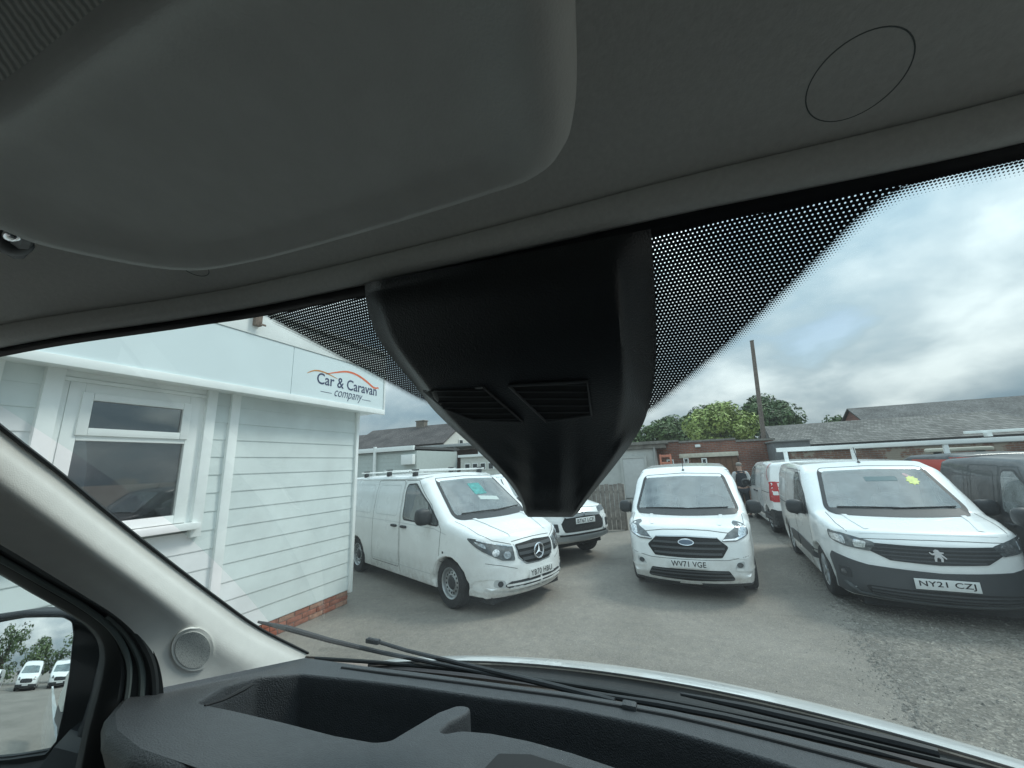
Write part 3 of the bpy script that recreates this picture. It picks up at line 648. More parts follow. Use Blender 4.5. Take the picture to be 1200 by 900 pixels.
def tree(name, x, y, w, h, zc0, kind, label, n=5200, leaf=.22, group=None, seed=1, d=None):
    rnd = random.Random(seed); d = d or w
    t = thing(name, (x, y, 0), label, 'tree', group)
    tr = [tube([(0, 0, -.1), (rnd.uniform(-.1, .1), 0, h*.3), (rnd.uniform(-.3, .3), rnd.uniform(-.2, .2), h*.75)], [w*.035+.08, w*.028+.05, .04], 8)]
    cl_ = []
    nc = 42
    for k in range(nc):
        a = rnd.random()*6.283; rr = math.sqrt(rnd.random()); u = rnd.random()
        prof = math.sin(math.pi*(0.18+.72*u))**.7
        cx, cy, cz = rr*.42*w*prof*math.cos(a), rr*.42*d*prof*math.sin(a), zc0+(h-zc0)*(.06+.86*u)
        cl_.append((cx, cy, cz, rnd.uniform(.09, .19)*min(w, (h-zc0)*1.3), rnd.uniform(.7, 1.0)))
    for k in range(7):
        c = cl_[rnd.randrange(nc)]; tr.append(tube([(0, 0, h*.28), (c[0]*.45, c[1]*.45, (h*.28+c[2])/2+.1), c[:3]], [w*.016+.03, w*.01+.02, .015], 6))
    mk('trunk', join(*tr), m_bark, t)
    V = []; F = []
    for k in range(n):
        c = cl_[rnd.randrange(nc)]
        while True:
            q = Vector((rnd.uniform(-1, 1), rnd.uniform(-1, 1), rnd.uniform(-1, 1)))
            if .25 < q.length < 1: break
        q = q.normalized()*(q.length**.4)
        p = Vector(c[:3])+Vector((q.x*c[3], q.y*c[3], q.z*c[3]*c[4]))
        nn = (q+Vector((rnd.uniform(-1, 1), rnd.uniform(-1, 1), rnd.uniform(-.4, 1.2)))*.8).normalized()
        u = nn.orthogonal().normalized(); u = Matrix.Rotation(rnd.random()*6.28, 3, nn) @ u; v = nn.cross(u); s = leaf*rnd.uniform(.6, 1.3); i = len(V)
        V += [p-u*s*.5, p-v*s*.28+nn*s*.06, p+u*s*.5, p+v*s*.28+nn*s*.06]; F.append((i, i+1, i+2, i+3))
    mk('crown', (V, F), LEAF[kind], t, smooth=False)
    return t
G = 'trees beyond the yard'
tree('leafy_tree', 4.0, 36, 6.0, 6.2, 1.6, 'bright', 'bright yellow-green tree rising above the brick yard wall', 15000, .28, seed=3)
tree('leafy_tree', 9.0, 46, 8.5, 7.6, 1.0, 'dark', 'dark green domed tree behind the leaning pole', 15000, .36, seed=5)
tree('leafy_tree', 4.4, 50, 9.5, 7.7, .8, 'dark', 'dark green tree directly behind the bright yellow-green tree', 15000, .38, seed=8)
tree('leafy_tree', -.2, 46, 8.0, 6.4, .8, 'mid', 'mid green tree above the pale flat-roofed shed', 13000, .36, seed=11)
tree('leafy_tree', -4.5, 48, 8.0, 6.0, .8, 'dark', 'dark green tree partly hidden by the black mirror shroud', 8000, .36, seed=12)
tree('leafy_tree', 17.0, 52, 3.2, 6.0, 3.0, 'dark', 'small dark treetop showing between the two long roofs', 1800, .25, seed=13)
# trees and hedge behind the camera van, seen in its door mirror
for i, (x, y, w, h, k, lb) in enumerate([(-9, -34, 7, 7.5, 'dark', 'tall dark tree behind the row of high-roof vans'), (-4, -36, 6, 6.2, 'mid', 'mid green tree behind the two high-roof vans'), (1, -35, 7, 7.0, 'dark', 'dark tree behind the right-hand high-roof van'),
        (-15, -33, 7, 7.8, 'mid', 'broad mid green tree behind the low white van'), (6.5, -36, 7, 6.6, 'mid', 'mid green tree far behind the yard'), (-22, -30, 8, 7.4, 'dark', 'dark green tree at the yard corner')]):
    tree('leafy_tree', x, y, w, h, .5, k, lb, 2600, .4, seed=30+i)
# ================================================================== VEHICLES
def lut(tab, x):
    if x <= tab[0][0]: return tab[0][1]
    for (a, va), (b, vb) in zip(tab[:-1], tab[1:]):
        if x <= b:
            s = (x-a)/(b-a); s = s*s*(3-2*s)*.5+s*.5
            return va+(vb-va)*s
    return tab[-1][1]
def paint_mat(name, col, rough=.28):
    m = mat(name, col, rough, coat=.9, var=.0)
    t = m.node_tree; b = t.nodes['Principled BSDF']
    tcn = N(t, 'ShaderNodeTexCoord'); nz = N(t, 'ShaderNodeTexNoise', i_Scale=3.0, i_Detail=8.0, i_Roughness=.7); L(t, tcn.outputs['Object'], nz.inputs['Vector'])
    r = ramp(t, nz.outputs[0], [(.3, tuple(c*.90 for c in col)), (.65, col)]); L(t, r.outputs[0], b.inputs['Base Color'])
    if col[0] > .5:      # road dirt thrown up along the sills and bumper bottoms
        sz_ = N(t, 'ShaderNodeSeparateXYZ'); L(t, tcn.outputs['Object'], sz_.inputs[0])
        low_ = ramp(t, sz_.outputs[2], [(.24, (1,)*3), (.62, (0,)*3)])
        nd = N(t, 'ShaderNodeTexNoise', i_Scale=7.0, i_Detail=8.0, i_Roughness=.75); L(t, tcn.outputs['Object'], nd.inputs['Vector'])
        dr_ = ramp(t, nd.outputs[0], [(.42, (0,)*3), (.75, (.75,)*3)])
        md = N(t, 'ShaderNodeMix', data_type='RGBA'); L(t, M2(t, 'MULTIPLY', low_.outputs[0], dr_.outputs[0]), md.inputs[0]); L(t, r.outputs[0], md.inputs[6]); md.inputs[7].default_value = (.32, .29, .25, 1); L(t, md.outputs[2], b.inputs['Base Color'])
    r2 = ramp(t, nz.outputs[0], [(.3, (rough+.18,)*3), (.7, (rough,)*3)]); L(t, r2.outputs[0], b.inputs['Roughness'])
    return m
m_pwhite = paint_mat('white_paint', (.86, .875, .865), .22)
m_pdark = paint_mat('dark_grey_paint', (.022, .027, .032), .35); m_pdark.node_tree.nodes['Principled BSDF'].inputs['Coat Weight'].default_value = .3
m_plast = mat('black_plastic', (.028, .031, .034), .55, var=.15, vscale=20)
m_plastg = mat('grey_plastic', (.055, .06, .065), .5)
m_seam = mat('panel_gap', (.045, .05, .05), .7)
m_gap = mat('dark_gap', (.012, .013, .014), .8)
m_cglass = mat('car_glass', (.065, .105, .103), .03, ior=2.3, var=.55, vscale=2.2, detail=2.0)
m_chrome = mat('chrome', (.75, .76, .78), .16, metal=1.0)
m_silver = mat('silver_plastic', (.45, .47, .48), .3, metal=.7)
m_lamp = mat('lamp_lens', (.085, .095, .10), .06, ior=1.8, var=.5, vscale=16)
m_lampin = mat('lamp_reflector', (.58, .60, .61), .2, metal=.9, var=.4, vscale=40)
m_tyre = mat('tyre_rubber', (.022, .022, .023), .85, var=.2, vscale=15)
m_plateW = mat('number_plate', (.72, .74, .73), .4, var=.05, vscale=30)
m_ink = mat('plate_ink', (.015, .015, .018), .5)
m_red = mat('tail_red', (.42, .02, .025), .15, ior=1.6)
m_redp = mat('red_stripe', (.55, .04, .05), .4)
m_teal = mat('teal_card', (.07, .30, .28), .25, var=.35, vscale=14)
m_yel = mat('yellow_card', (.42, .52, .07), .3, var=.35, vscale=14)

m_vglass = clear_glass('van_glass', (.66, .77, .755), .15, 2.6, front_veil=True)  # pale diffuse layer stands in for sky reflected in the panes
m_seat = mat('seat_cloth', (.035, .037, .042), .9, var=.25, vscale=20)
m_cabin = mat('cabin_lining', (.20, .21, .21), .9)
def car_body(sil, L_, fy, fz, Wm, bow, crown, fr):
    poly = resample(arcpoly(sil, .035), .075)
    n = len(poly)
    nor = []
    for i in range(n):
        t = poly[(i+1) % n]-poly[i-1]; t.normalize(); nor.append(Vector((-t[1], t[0])))
    def Wd(y, z): return Wm*lut(fy, y)*lut(fz, z)
    def place(y, z, u):
        w = Wd(y, z); a = abs(u)
        return Vector((u*w, y+lut(bow, y)*a**2.4, z-lut(crown, z)*a**2.2))
    ring = []
    us = [-1+2*k/14 for k in range(15)]
    cols = []
    A = [R(q) for q in (0, 22.5, 45, 67.5, 90)]
    def column(kind, val, s):
        c = []
        for i in range(n):
            y, z = poly[i]; r = fr(y, z, nor[i][0], nor[i][1]); w = Wd(y, z); um = 1-r/w
            if kind == 'in': c.append(place(y, z, val*um))
            else:
                a = val; ins = r*(1-math.cos(a)); u = (1-r/w*(1-math.sin(a)))*s
                c.append(place(y-nor[i][0]*ins, z-nor[i][1]*ins, u))
        return c
    for a in A[:0:-1]: cols.append(column('f', a, -1))
    for u in us: cols.append(column('in', u, 1))
    for a in A[1:]: cols.append(column('f', a, 1))
    V, F = loft(cols, True)
    capp = []
    for i in range(n):
        y, z = poly[i]; r = fr(y, z, nor[i][0], nor[i][1]); capp.append(Vector((y-nor[i][0]*r, z-nor[i][1]*r)))
    v2, tris, _ = fill(capp, .075)
    for s in (1, -1):
        k = len(V); V += [place(p[0], p[1], s) for p in v2]
        for t in tris:
            a, b, c = (v2[i] for i in t); ccw = (b[0]-a[0])*(c[1]-a[1])-(b[1]-a[1])*(c[0]-a[0]) > 0
            q = tuple(i+k for i in t); F.append(q if (ccw == (s > 0)) else q[::-1])
    bm = bmesh.new(); vs_ = [bm.verts.new(p) for p in V]
    for f in F:
        try: bm.faces.new([vs_[i] for i in f])
        except ValueError: pass
    bmesh.ops.remove_doubles(bm, verts=bm.verts[:], dist=.0008)
    bmesh.ops.recalc_face_normals(bm, faces=bm.faces[:])
    return bm2(bm)

def arch(yc, r, zb, k=9):
    """points for a wheel arch, travelled front-ward along the sill (rear to front)"""
    a0 = math.asin(max(-1, min(1, (zb-.31)/r)))
    return [(yc+r*math.cos(a0+(math.pi-2*a0)*i/k), .31+r*math.sin(a0+(math.pi-2*a0)*i/k), 0) for i in range(k+1)]

class Car:
    def __init__(c, name, label, spec, paint, loc, rz, cat='van', group=None):
        c.S = spec; c.root = empty(name, loc, rz, label, cat, group)
        Lc = spec['L']; c.L = Lc
        zb = spec.get('zb', .24); yf, yr = spec['axles']; ar = spec.get('arch', .38); wr = spec['wr']
        sil = list(spec['prof'])+[(Lc-.06, zb+.05, .05)]
        sil += arch(yr, ar, zb)+arch(yf, ar, zb)+[(spec['prof'][0][0]+.06, zb, 0)]
        bow = spec['bow']; crown = spec.get('crown', [(.5, 0), (.9, .02), (1.2, .03), (1.75, .035), (2.6, .05)])
        def fr(y, z, ny, nz):
            if nz < -.35 or z < .3: return .02
            if ny < -.6: return spec.get('rfront', .09)
            if nz > .5 and y < 1.2: return spec.get('rhood', .10)
            if ny > .6: return .05
            return spec.get('rroof', .09)
        c.vf = car_body(sil, Lc, spec['fy'], spec['fz'], spec['W']/2, bow, crown, fr)
        c.body = mk('body', c.vf, paint, c.root, sharp=32)
        c.bvh = bvh_of(c.vf); c.paint = paint; c.wy = [yf+lut(bow, yf), yr+lut(bow, yr)]
        c.wheels(spec.get('wheel', 'steel'), wr, spec.get('track', spec['W']/2-.135))
        # dark inner arches and floor
        c.part('underbody', join(box(-spec['W']/2+.26, spec['W']/2-.26, .28, Lc-.25, zb-.09, zb+.3)), m_gap, smooth=False)
    def part(c, name, vf, m, parent=None, **k):
        return mk(name, vf, m, parent or c.root, **k) if vf[1] else None
    def pj(c, mode, s=1, yaw=0.0, tilt=0.0):
        if mode == 'side': return lambda a, b: (Vector((s*3, a, b)), Vector((-s, 0, 0)))
        if mode == 'top': return lambda a, b: (Vector((a, b, 3.5)), Vector((0, 0, -1)))
        if mode == 'rear': return lambda a, b: (Vector((a, c.L+2, b)), Vector((0, -1, 0)))
        if mode == 'wrap': return lambda a, b: (Vector((3*math.sin(a), 1.0-3*math.cos(a), b)), Vector((-math.sin(a), math.cos(a), 0)))
        d = Vector((-s*math.sin(yaw), math.cos(yaw), 0))
        return lambda a, b: (Vector((a, 0, b))-d*2, d)
    def sp(c, name, pts, m, off=.004, s=None, step=.06, parent=None, rim=.015):
        r = []
        if name == 'side_window' and c.S.get('clear'):
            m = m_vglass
            for q in ((1, -1) if s is None else (s,)):
                c.cut(pts, 'side', q); ap = arcpoly(pts, .02); ap = [Vector(p) for p in ap]+[Vector(ap[0])]
                c.part('window_seal', ribbon(c.bvh, ap, c.pj('side', q), .05, .003), m_plast)
        for q in ((1, -1) if s is None else (s,)): r.append(c.part(name, patch(c.bvh, arcpoly(pts, .02), c.pj('side', q), off, step, rim, .03), m, parent))
        return r
    def fp(c, name, pts, m, off=.004, mirror=False, yaw=0.0, step=.05, parent=None, rim=.015, mode='front'):
        r = []
        if c.S.get('clear') and name == 'windscreen_surround':
            ap = arcpoly(pts, .02); cz = sum((p[1] for p in ap))/len(ap); ap = [Vector((p[0]*.97, cz+(p[1]-cz)*.96)) for p in ap]
            return [c.part(name, ribbon(c.bvh, ap+[ap[0]], c.pj('front'), .075, .004), m)]
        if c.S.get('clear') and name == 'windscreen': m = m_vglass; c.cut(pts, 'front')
        for q in ((1, -1) if mirror else (1,)):
            P = arcpoly([(p[0]*q, *p[1:]) for p in pts], .02)
            r.append(c.part(name, patch(c.bvh, P, c.pj(mode, q, yaw), off, step, rim, .025), m, parent))
        return r
    def cut(c, pts, mode, s=1, inset=.022):
        # open the body shell behind a pane so that the cab shows through the glass
        P = [Vector(p[:2]) for p in pts]; n = len(P)
        area = sum(P[i][0]*P[(i+1) % n][1]-P[(i+1) % n][0]*P[i][1] for i in range(n)); sg = 1 if area > 0 else -1
        lines = []
        for i in range(n):
            t = (P[(i+1) % n]-P[i]).normalized(); nn = Vector((-t[1], t[0]))*sg; lines.append((P[i]+nn*inset, nn))
        def uv(q): return Vector((q.x, q.z)) if mode == 'front' else Vector((q.y, q.z))
        xs = [p[0] for p in P]; zs = [p[1] for p in P]
        def subset(bm):
            r = []
            for f in bm.faces:
                m_ = f.calc_center_median(); w = uv(m_)
                if not (min(xs)-.2 < w[0] < max(xs)+.2 and min(zs)-.2 < w[1] < max(zs)+.2): continue
                if mode == 'front' and (f.normal.y > -.12 or m_.y > 2.3): continue
                if mode == 'side' and (f.normal.x*s < .35): continue
                r.append(f)
            return r
        bm = bmesh.new(); bm.from_mesh(c.body.data); bm.normal_update()
        for co, nn in lines:
            fs = subset(bm); g = set(fs)
            for f in fs: g.update(f.edges); g.update(f.verts)
            if mode == 'front': bmesh.ops.bisect_plane(bm, geom=list(g), dist=1e-5, plane_co=(co[0], 0, co[1]), plane_no=(nn[0], 0, nn[1]))
            else: bmesh.ops.bisect_plane(bm, geom=list(g), dist=1e-5, plane_co=(0, co[0], co[1]), plane_no=(0, nn[0], nn[1]))
            bm.normal_update()
        dead = [f for f in subset(bm) if all((uv(f.calc_center_median())-co).dot(nn) > 0 for co, nn in lines)]
        bmesh.ops.delete(bm, geom=dead, context='FACES'); bm.to_mesh(c.body.data); bm.free(); c.body.data.update()
    def interior(c, zb=1.08, H=1.8, dy=0.0):
        W2 = c.S['W']/2
        c.part('bulkhead', box(-W2+.12, W2-.12, 2.40+dy, 2.43+dy, .3, H-.12), m_cabin, smooth=False)
        c.part('cab_floor', box(-W2+.14, W2-.14, .95+dy, 2.40+dy, .34, .38), m_gap, smooth=False)
        c.part('roof_lining', box(-.58, .58, 1.80+dy, 2.40+dy, H-.125, H-.115), m_cabin, smooth=False)
        for s in (1, -1):
            c.part('door_lining', box(min(s*(W2-.12), s*(W2-.10)), max(s*(W2-.12), s*(W2-.10)), 1.25+dy, 2.40+dy, .38, zb-.06), m_cabin, smooth=False)
            st_ = c.part('seat', join(xf(box(-.24, .24, -.24, .26, -.07, .07, .05), Matrix.Translation((s*.40, 1.95+dy, .62))), xf(box(-.24, .24, -.07, .07, .0, .62, .055), Matrix.Translation((s*.40, 2.20+dy, .62)) @ Matrix.Rotation(-.2, 4, 'X'))), m_seat)
            c.part('headrest', box(s*.40-.13, s*.40+.13, 2.27+dy, 2.36+dy, 1.26, 1.44, .035), m_seat, st_)
        c.part('fascia', box(-W2+.16, W2-.16, 1.22+dy, 1.56+dy, .70, zb-.03, .06), m_plast)
        c.part('instrument_hood', box(-.55, -.2, 1.32+dy, 1.56+dy, zb-.06, zb+.03, .03), m_plast)
        M_ = Matrix.Translation((-.38, 1.66+dy, zb-.01)) @ Matrix.Rotation(R(-62), 4, 'X')
        rg_ = [Vector((.185*math.cos(2*math.pi*k/24), .185*math.sin(2*math.pi*k/24), 0)) for k in range(25)]
        c.part('steering_wheel', xf(join(tube(rg_, .016, 8, False), lathe([(-.02, .001), (-.02, .06), (.02, .055), (.025, .001)], 16, 'Z'), box(-.18, .18, -.018, .018, -.008, .008), box(-.018, .018, -.18, 0, -.009, .009)), M_), m_plast)
    def sym(c, half): return [(p[0], *p[1:]) for p in half]+[(-p[0], *p[1:]) for p in half[::-1] if p[0] > 1e-6]
    def seam(c, pts, mode='side', s=None, w=.008, m=None, name='panel_gap', closed=False, r=0, off=.0015):
        pts = arcpoly([(*p[:2], p[2] if len(p) > 2 else r) for p in pts], .02) if closed else [Vector(p[:2]) for p in pts]
        if closed: pts = pts+[pts[0]]
        for q in ((1, -1) if (s is None and mode == 'side') else (s or 1,)):
            c.part(name, ribbon(c.bvh, pts, c.pj(mode, q), w, off), m or m_seam)
    def hit(c, mode, a, b, s=1):
        o, d = c.pj(mode, s)(a, b); h = c.bvh.ray_cast(o, d); return h[0], (h[1] if h[1] is not None and h[1].dot(d) < 0 else (-h[1] if h[1] is not None else None))
    def wheels(c, kind, r, track):
        rr = r*.64; seg = 40
        tyre = lathe([(-.09, rr*.98), (-.095, r*.80), (-.09, r*.93), (-.07, r*.985), (-.03, r), (.03, r), (.07, r*.985), (.09, r*.93), (.095, r*.80), (.088, rr*1.02), (.07, rr*.97)], seg)
        steelp = [(-.08, rr), (.078, rr), (.083, rr*.97), (.07, rr*.90), (.030, rr*.86), (.022, rr*.80), (.045, rr*.66), (.05, rr*.50), (.035, rr*.42), (.045, rr*.38), (.05, rr*.30), (.058, rr*.22), (.058, 0.001)]
        rim = lathe(steelp, seg)
        capm = m_silver if kind != 'black' else m_plastg
        i = 0
        for s in (1, -1):
            for y in c.wy:
                if i == 0:
                    w = c.part('wheel', rim, capm); c.part('tyre', tyre, m_tyre, w)
                    if kind == 'steel':
                        hb = lathe([(.051, rr*.42), (.062, rr*.36), (.07, rr*.2), (.07, .001)], 20); c.part('hub_cap', hb, m_plast, w)
                        hs = []
                        for k in range(14):
                            a = 2*math.pi*k/14; hs.append(xf(lathe([(.0, .001), (.0, rr*.075)], 10), Matrix.Translation((.0492, rr*.63*math.cos(a), rr*.63*math.sin(a)))))
                        c.part('vent_holes', join(*hs), m_gap, w)
                    else:
                        sp_ = []
                        for k in range(12):
                            a = 2*math.pi*k/12
                            sp_.append(xf(box(.03, .082, rr*.2, rr*.95, -rr*.07, rr*.07, .006), Matrix.Rotation(a, 4, 'X')))
                        sp_.append(lathe([(.05, rr*.3), (.088, rr*.26), (.09, .001)], 20))
                        c.part('wheel_trim', join(*sp_), m_silver, w)
                        c.part('trim_recess', lathe([(.052, rr*.93), (.052, .001)], 24), m_gap, w)
                else: w = dup(w, c.root)
                w.location = (s*(track), y, r); w.rotation_euler = (0.3*i, 0, 0 if s > 0 else math.pi); i += 1
    def mirror(c, y, z, x, sz=(.10, .085, .085), m=None, glassback=True):
        for s in (1, -1):
            mm = c.part('door_mirror', join(ball((s*(x+sz[0]*.9), y, z), sz[0], sz[1], sz[2]*1.25, 3.0), tube([(s*(x-.09), y+.06, z-.10), (s*(x+.04), y+.03, z-.07)], [.05, .035], 8)), m or m_plast)
            c.part('mirror_glass', xf(lathe([(0, .001), (0, 1)], 20, 'Y'), Matrix.Translation((s*(x+sz[0]*.9), y+sz[1]*.97, z)) @ Matrix.Diagonal((sz[0]*.75, 1, sz[2]*.95, 1))), m_gap, mm)
    def plate(c, text, z, tilt=0.0, w=.52, h=.111, rear=False, off=.012, blend=True):
        hp, hn = c.hit('rear' if rear else 'front', 0, z)
        y = hp.y+(off if rear else -off)
        sgn = 1 if rear else -1
        # plate mildly curved with the bumper
        pl = box(-w/2, w/2, -.004, .004, -h/2, h/2, .003)
        m = Matrix.Translation((0, y, z)) @ (Matrix.Rotation(math.pi, 4, 'Z') if rear else Matrix.Identity(4))
        p = c.part('number_plate', xf(pl, m), m_plateW)
        if text:
            t = fit(text_vf(text, .1, bold=.0012, spacing=1.05, ext=.0008), w*.86, h*.66)
            t = ([Vector((q.x-w*.43, -.0056+0*q.z, q.y-h*.33)) for q in t[0]], t[1])
            c.part('plate_lettering', xf(t, m), m_ink, p, smooth=False)
        return p
    def handle(c, y, z, w=.2, s=None, m=None):
        for q in ((1, -1) if s is None else (s,)):
            h, n = c.hit('side', y, z, q)
            c.part('door_handle', join(ball((h.x+n.x*.012, y, z), .022, w/2, .022, 4.0, 16, 8)), m or m_plast)
    def wiper(c, pts, s=1):
        P = []
        for x, z in pts:
            h, n = c.hit('front', x, z)
            if h is not None: P.append(h+n*.02)
        if len(P) > 1: c.part('wiper', tube(P, .009, 6), m_plast)

def trs(y0, y1, z0, z1): return [(y0, z0), (y1, z0), (y1, z1), (y0, z1)]
FY = [(0, .84), (.25, .915), (.6, .975), (1.0, 1.0), (3.6, 1.0), (4.1, .985), (4.5, .95)]
FZ = [(.2, .955), (.38, .985), (.6, 1.0), (.95, 1.0), (1.15, .985), (1.5, .93), (1.75, .865), (1.95, .80)]
BOW = [(0, .20), (.4, .19), (.9, .17), (1.3, .13), (1.8, .06), (2.3, .0), (4.0, .0), (4.5, -.05)]

# ------------------------------------------------------------------ white compact van seen head-on (oval badge)
SP_A = dict(clear=True, L=4.42, W=1.835, wr=.325, axles=(.78, 3.5), arch=.375, zb=.22, fy=FY, fz=FZ, bow=BOW, wheel='spoke',
    prof=[(.10, .20, .05), (.0, .34, .08), (.0, .56, .10), (.05, .82, .12), (.20, .975, .12), (.55, 1.045, .3), (.93, 1.10, .10), (1.62, 1.66, .22), (2.05, 1.80, .5), (3.2, 1.85, .5), (4.25, 1.80, .12), (4.40, .95, .1), (4.42, .5, .1)])
A = Car('compact_van', 'white compact van with an oval badge grille and hexagonal mouth, plate WV71 VGE', SP_A, m_pwhite, (.03, 6.22, 0), R(-3.5))
A.fp('windscreen_surround', A.sym([(.0, 1.085, 0), (.79, 1.09, .05), (.665, 1.635, .08), (.0, 1.665, 0)]), m_plast, .003, step=.07)
A.fp('windscreen', A.sym([(.0, 1.105, 0), (.755, 1.11, .05), (.635, 1.612, .07), (.0, 1.64, 0)]), m_cglass, .007, step=.07)
A.fp('headlight', [(.45, .785, .02), (.66, .79, .04), (.90, .865, .03), (1.02, 1.02, .03), (.86, .995, .1), (.60, .885, .06)], m_lamp, .010, True, mode='wrap')
A.fp('lamp_unit', [(.70, .835, .02), (.86, .875, .02), (.95, .975, .02), (.80, .945, .04)], m_lampin, .014, True, mode='wrap', step=.03)
A.fp('lamp_strip', [(.48, .80, .01), (.66, .802, .01), (.86, .862, .01), (.85, .876, .01), (.65, .82, .01), (.50, .815, .01)], m_chrome, .014, True, mode='wrap', step=.03)
gr = A.fp('grille', A.sym([(.0, .575, 0), (.44, .585, .04), (.535, .72, .03), (.40, .84, .04), (.0, .855, 0)]), m_gap, .006)[0]
for z, w in ((.63, .44), (.70, .48), (.77, .45)): A.fp('grille_bar', [(-w, z-.014), (w, z-.014), (w, z+.014), (-w, z+.014)], m_plastg, .018, parent=gr, rim=.02)
A.fp('grille_rim', A.sym([(.0, .842, 0), (.40, .828, .03), (.412, .84, 0), (.0, .857, 0)]), m_silver, .014, parent=gr)
A.fp('badge', [(.105*math.cos(t*math.pi/12), .775+.042*math.sin(t*math.pi/12)) for t in range(24)], m_chrome, .026, step=.03, rim=.02)
A.fp('badge_field', [(.092*math.cos(t*math.pi/12), .775+.032*math.sin(t*math.pi/12)) for t in range(24)], mat('badge_blue', (.12, .16, .22), .2), .029, step=.03)
A.fp('lower_grille', A.sym([(.0, .27, 0), (.58, .29, .04), (.50, .42, .03), (.0, .425, 0)]), m_gap, .004)
for z, w in ((.31, .55), (.36, .53), (.40, .5)): A.fp('lower_bar', [(-w, z-.008), (w, z-.008), (w, z+.008), (-w, z+.008)], m_plastg, .010)
A.fp('fog_recess', [(.60, .44, .02), (.76, .46, .03), (.77, .545, .03), (.66, .52, .03)], mat('fog_surround', (.5, .52, .52), .35), .004, True, R(20))
A.fp('fog_light', [(.69+.045*math.cos(t*math.pi/8), .492+.032*math.sin(t*math.pi/8)) for t in range(16)], m_lamp, .012, True, R(20), step=.03)
A.plate('WV71 VGE', .50, off=.02)
for s_ in (1, -1):
    A.part('bonnet_ridge', ribbon(A.bvh, [Vector((s_*.46, .30)), Vector((s_*.50, .55)), Vector((s_*.52, .95))], A.pj('top'), .05, .007), m_pwhite)
    A.part('bumper_crease', ribbon(A.bvh, [Vector((s_*.56, .60)), Vector((s_*.72, .57)), Vector((s_*.86, .60)), Vector((s_*1.0, .68))], A.pj('wrap'), .018, .006), m_pwhite)
    A.part('bumper_blade', ribbon(A.bvh, [Vector((s_*.58, .44)), Vector((s_*.80, .415)), Vector((s_*1.0, .43))], A.pj('wrap'), .035, .014), m_pwhite)
A.fp('chin_strip', A.sym([(.0, .205, 0), (.80, .215, .01), (.90, .235, .01), (.80, .245, .01), (.0, .235, 0)]), m_plast, .008, mode='wrap', step=.04)

A.interior(1.06, 1.74)
A.seam([(-.60, .885), (-.3, .925), (0, .935), (.3, .925), (.60, .885)], 'front')
for s_ in (1, -1): A.seam([(s_*.60, .885), (s_*.72, .95), (s_*.79, .985), (s_*.81, 1.06)], 'front')
A.seam([(-.80, .60), (-.5, .555), (0, .555), (.5, .555), (.80, .60)], 'front', w=.006)
A.wiper([(-.62, 1.125), (-.3, 1.135), (0.02, 1.13)]); A.wiper([(-.02, 1.122), (.3, 1.135), (.64, 1.14)])
for x in (-.28, .28):
    h, n_ = A.hit('top', x, .74); A.part('washer_jet', ball(h+Vector((0, 0, .006)), .018, .014, .009), m_plast)
A.mirror(1.36, 1.13, .93, sz=(.11, .08, .085))
A.sp('side_window', [(1.20, 1.05, .03), (2.25, 1.12, .05), (2.27, 1.66, .07), (1.98, 1.665, .1), (1.48, 1.34, .08)], m_cglass, .004)
A.seam([(1.28, .45), (1.28, 1.06), (1.5, 1.32), (1.95, 1.72), (2.33, 1.72), (2.33, .3)]); A.seam([(2.36, .45), (3.35, .45), (3.35, 1.7), (2.36, 1.7)], closed=True, r=.05)
A.sp('rub_strip', trs(1.32, 2.9, .50, .58), m_plast, .012); A.handle(2.12, 1.0)
h, n_ = A.hit('top', .02, 1.86); A.part('aerial', join(tube([h, h+Vector((0, .06, .20))], .006, 6), ball(h, .025, .04, .02)), m_plast)
A.fp('tail_light', [(.74, .95, .03), (.84, .95, .03), (.82, 1.35, .04), (.74, 1.35, .03)], m_red, .006, True, mode='rear')
# roof furniture: two dark blips of the rear lamp
h, n_ = A.hit('top', .33, 3.9); A.part('roof_lamp', box(h.x-.07, h.x+.07, h.y-.03, h.y+.03, h.z-.01, h.z+.02, .006), m_plast)

# ------------------------------------------------------------------ white van with black lower bumper (lion badge)
SP_B = dict(clear=True, L=4.40, W=1.86, wr=.33, axles=(.80, 3.56), arch=.385, zb=.20, wheel='spoke', fy=FY, fz=FZ, rhood=.08, rfront=.10,
    bow=[(0, .24), (.4, .22), (.9, .17), (1.3, .13), (1.8, .06), (2.3, .0), (4.0, .0), (4.5, -.05)],
    prof=[(.10, .20, .05), (.0, .32, .08), (.0, .60, .10), (.03, .86, .10), (.12, .985, .10), (.5, 1.07, .3), (.86, 1.135, .12), (1.58, 1.69, .22), (2.0, 1.785, .5), (3.2, 1.81, .5), (4.25, 1.77, .12), (4.38, .95, .1), (4.40, .5, .1)])
def lion(s):
    P = [(-.32, -.5), (-.18, -.5), (-.12, -.2), (.0, -.12), (.12, -.25), (.1, -.5), (.26, -.5), (.3, -.2), (.2, .02), (.5, -.28), (.56, -.2), (.24, .2), (.42, .22), (.44, .32), (.18, .36), (.1, .52), (-.1, .56), (-.26, .42), (-.2, .28), (-.36, .2), (-.52, .34), (-.58, .26), (-.4, .06), (-.22, .05), (-.3, -.2)]
    return [(x*s, z*s) for x, z in P]
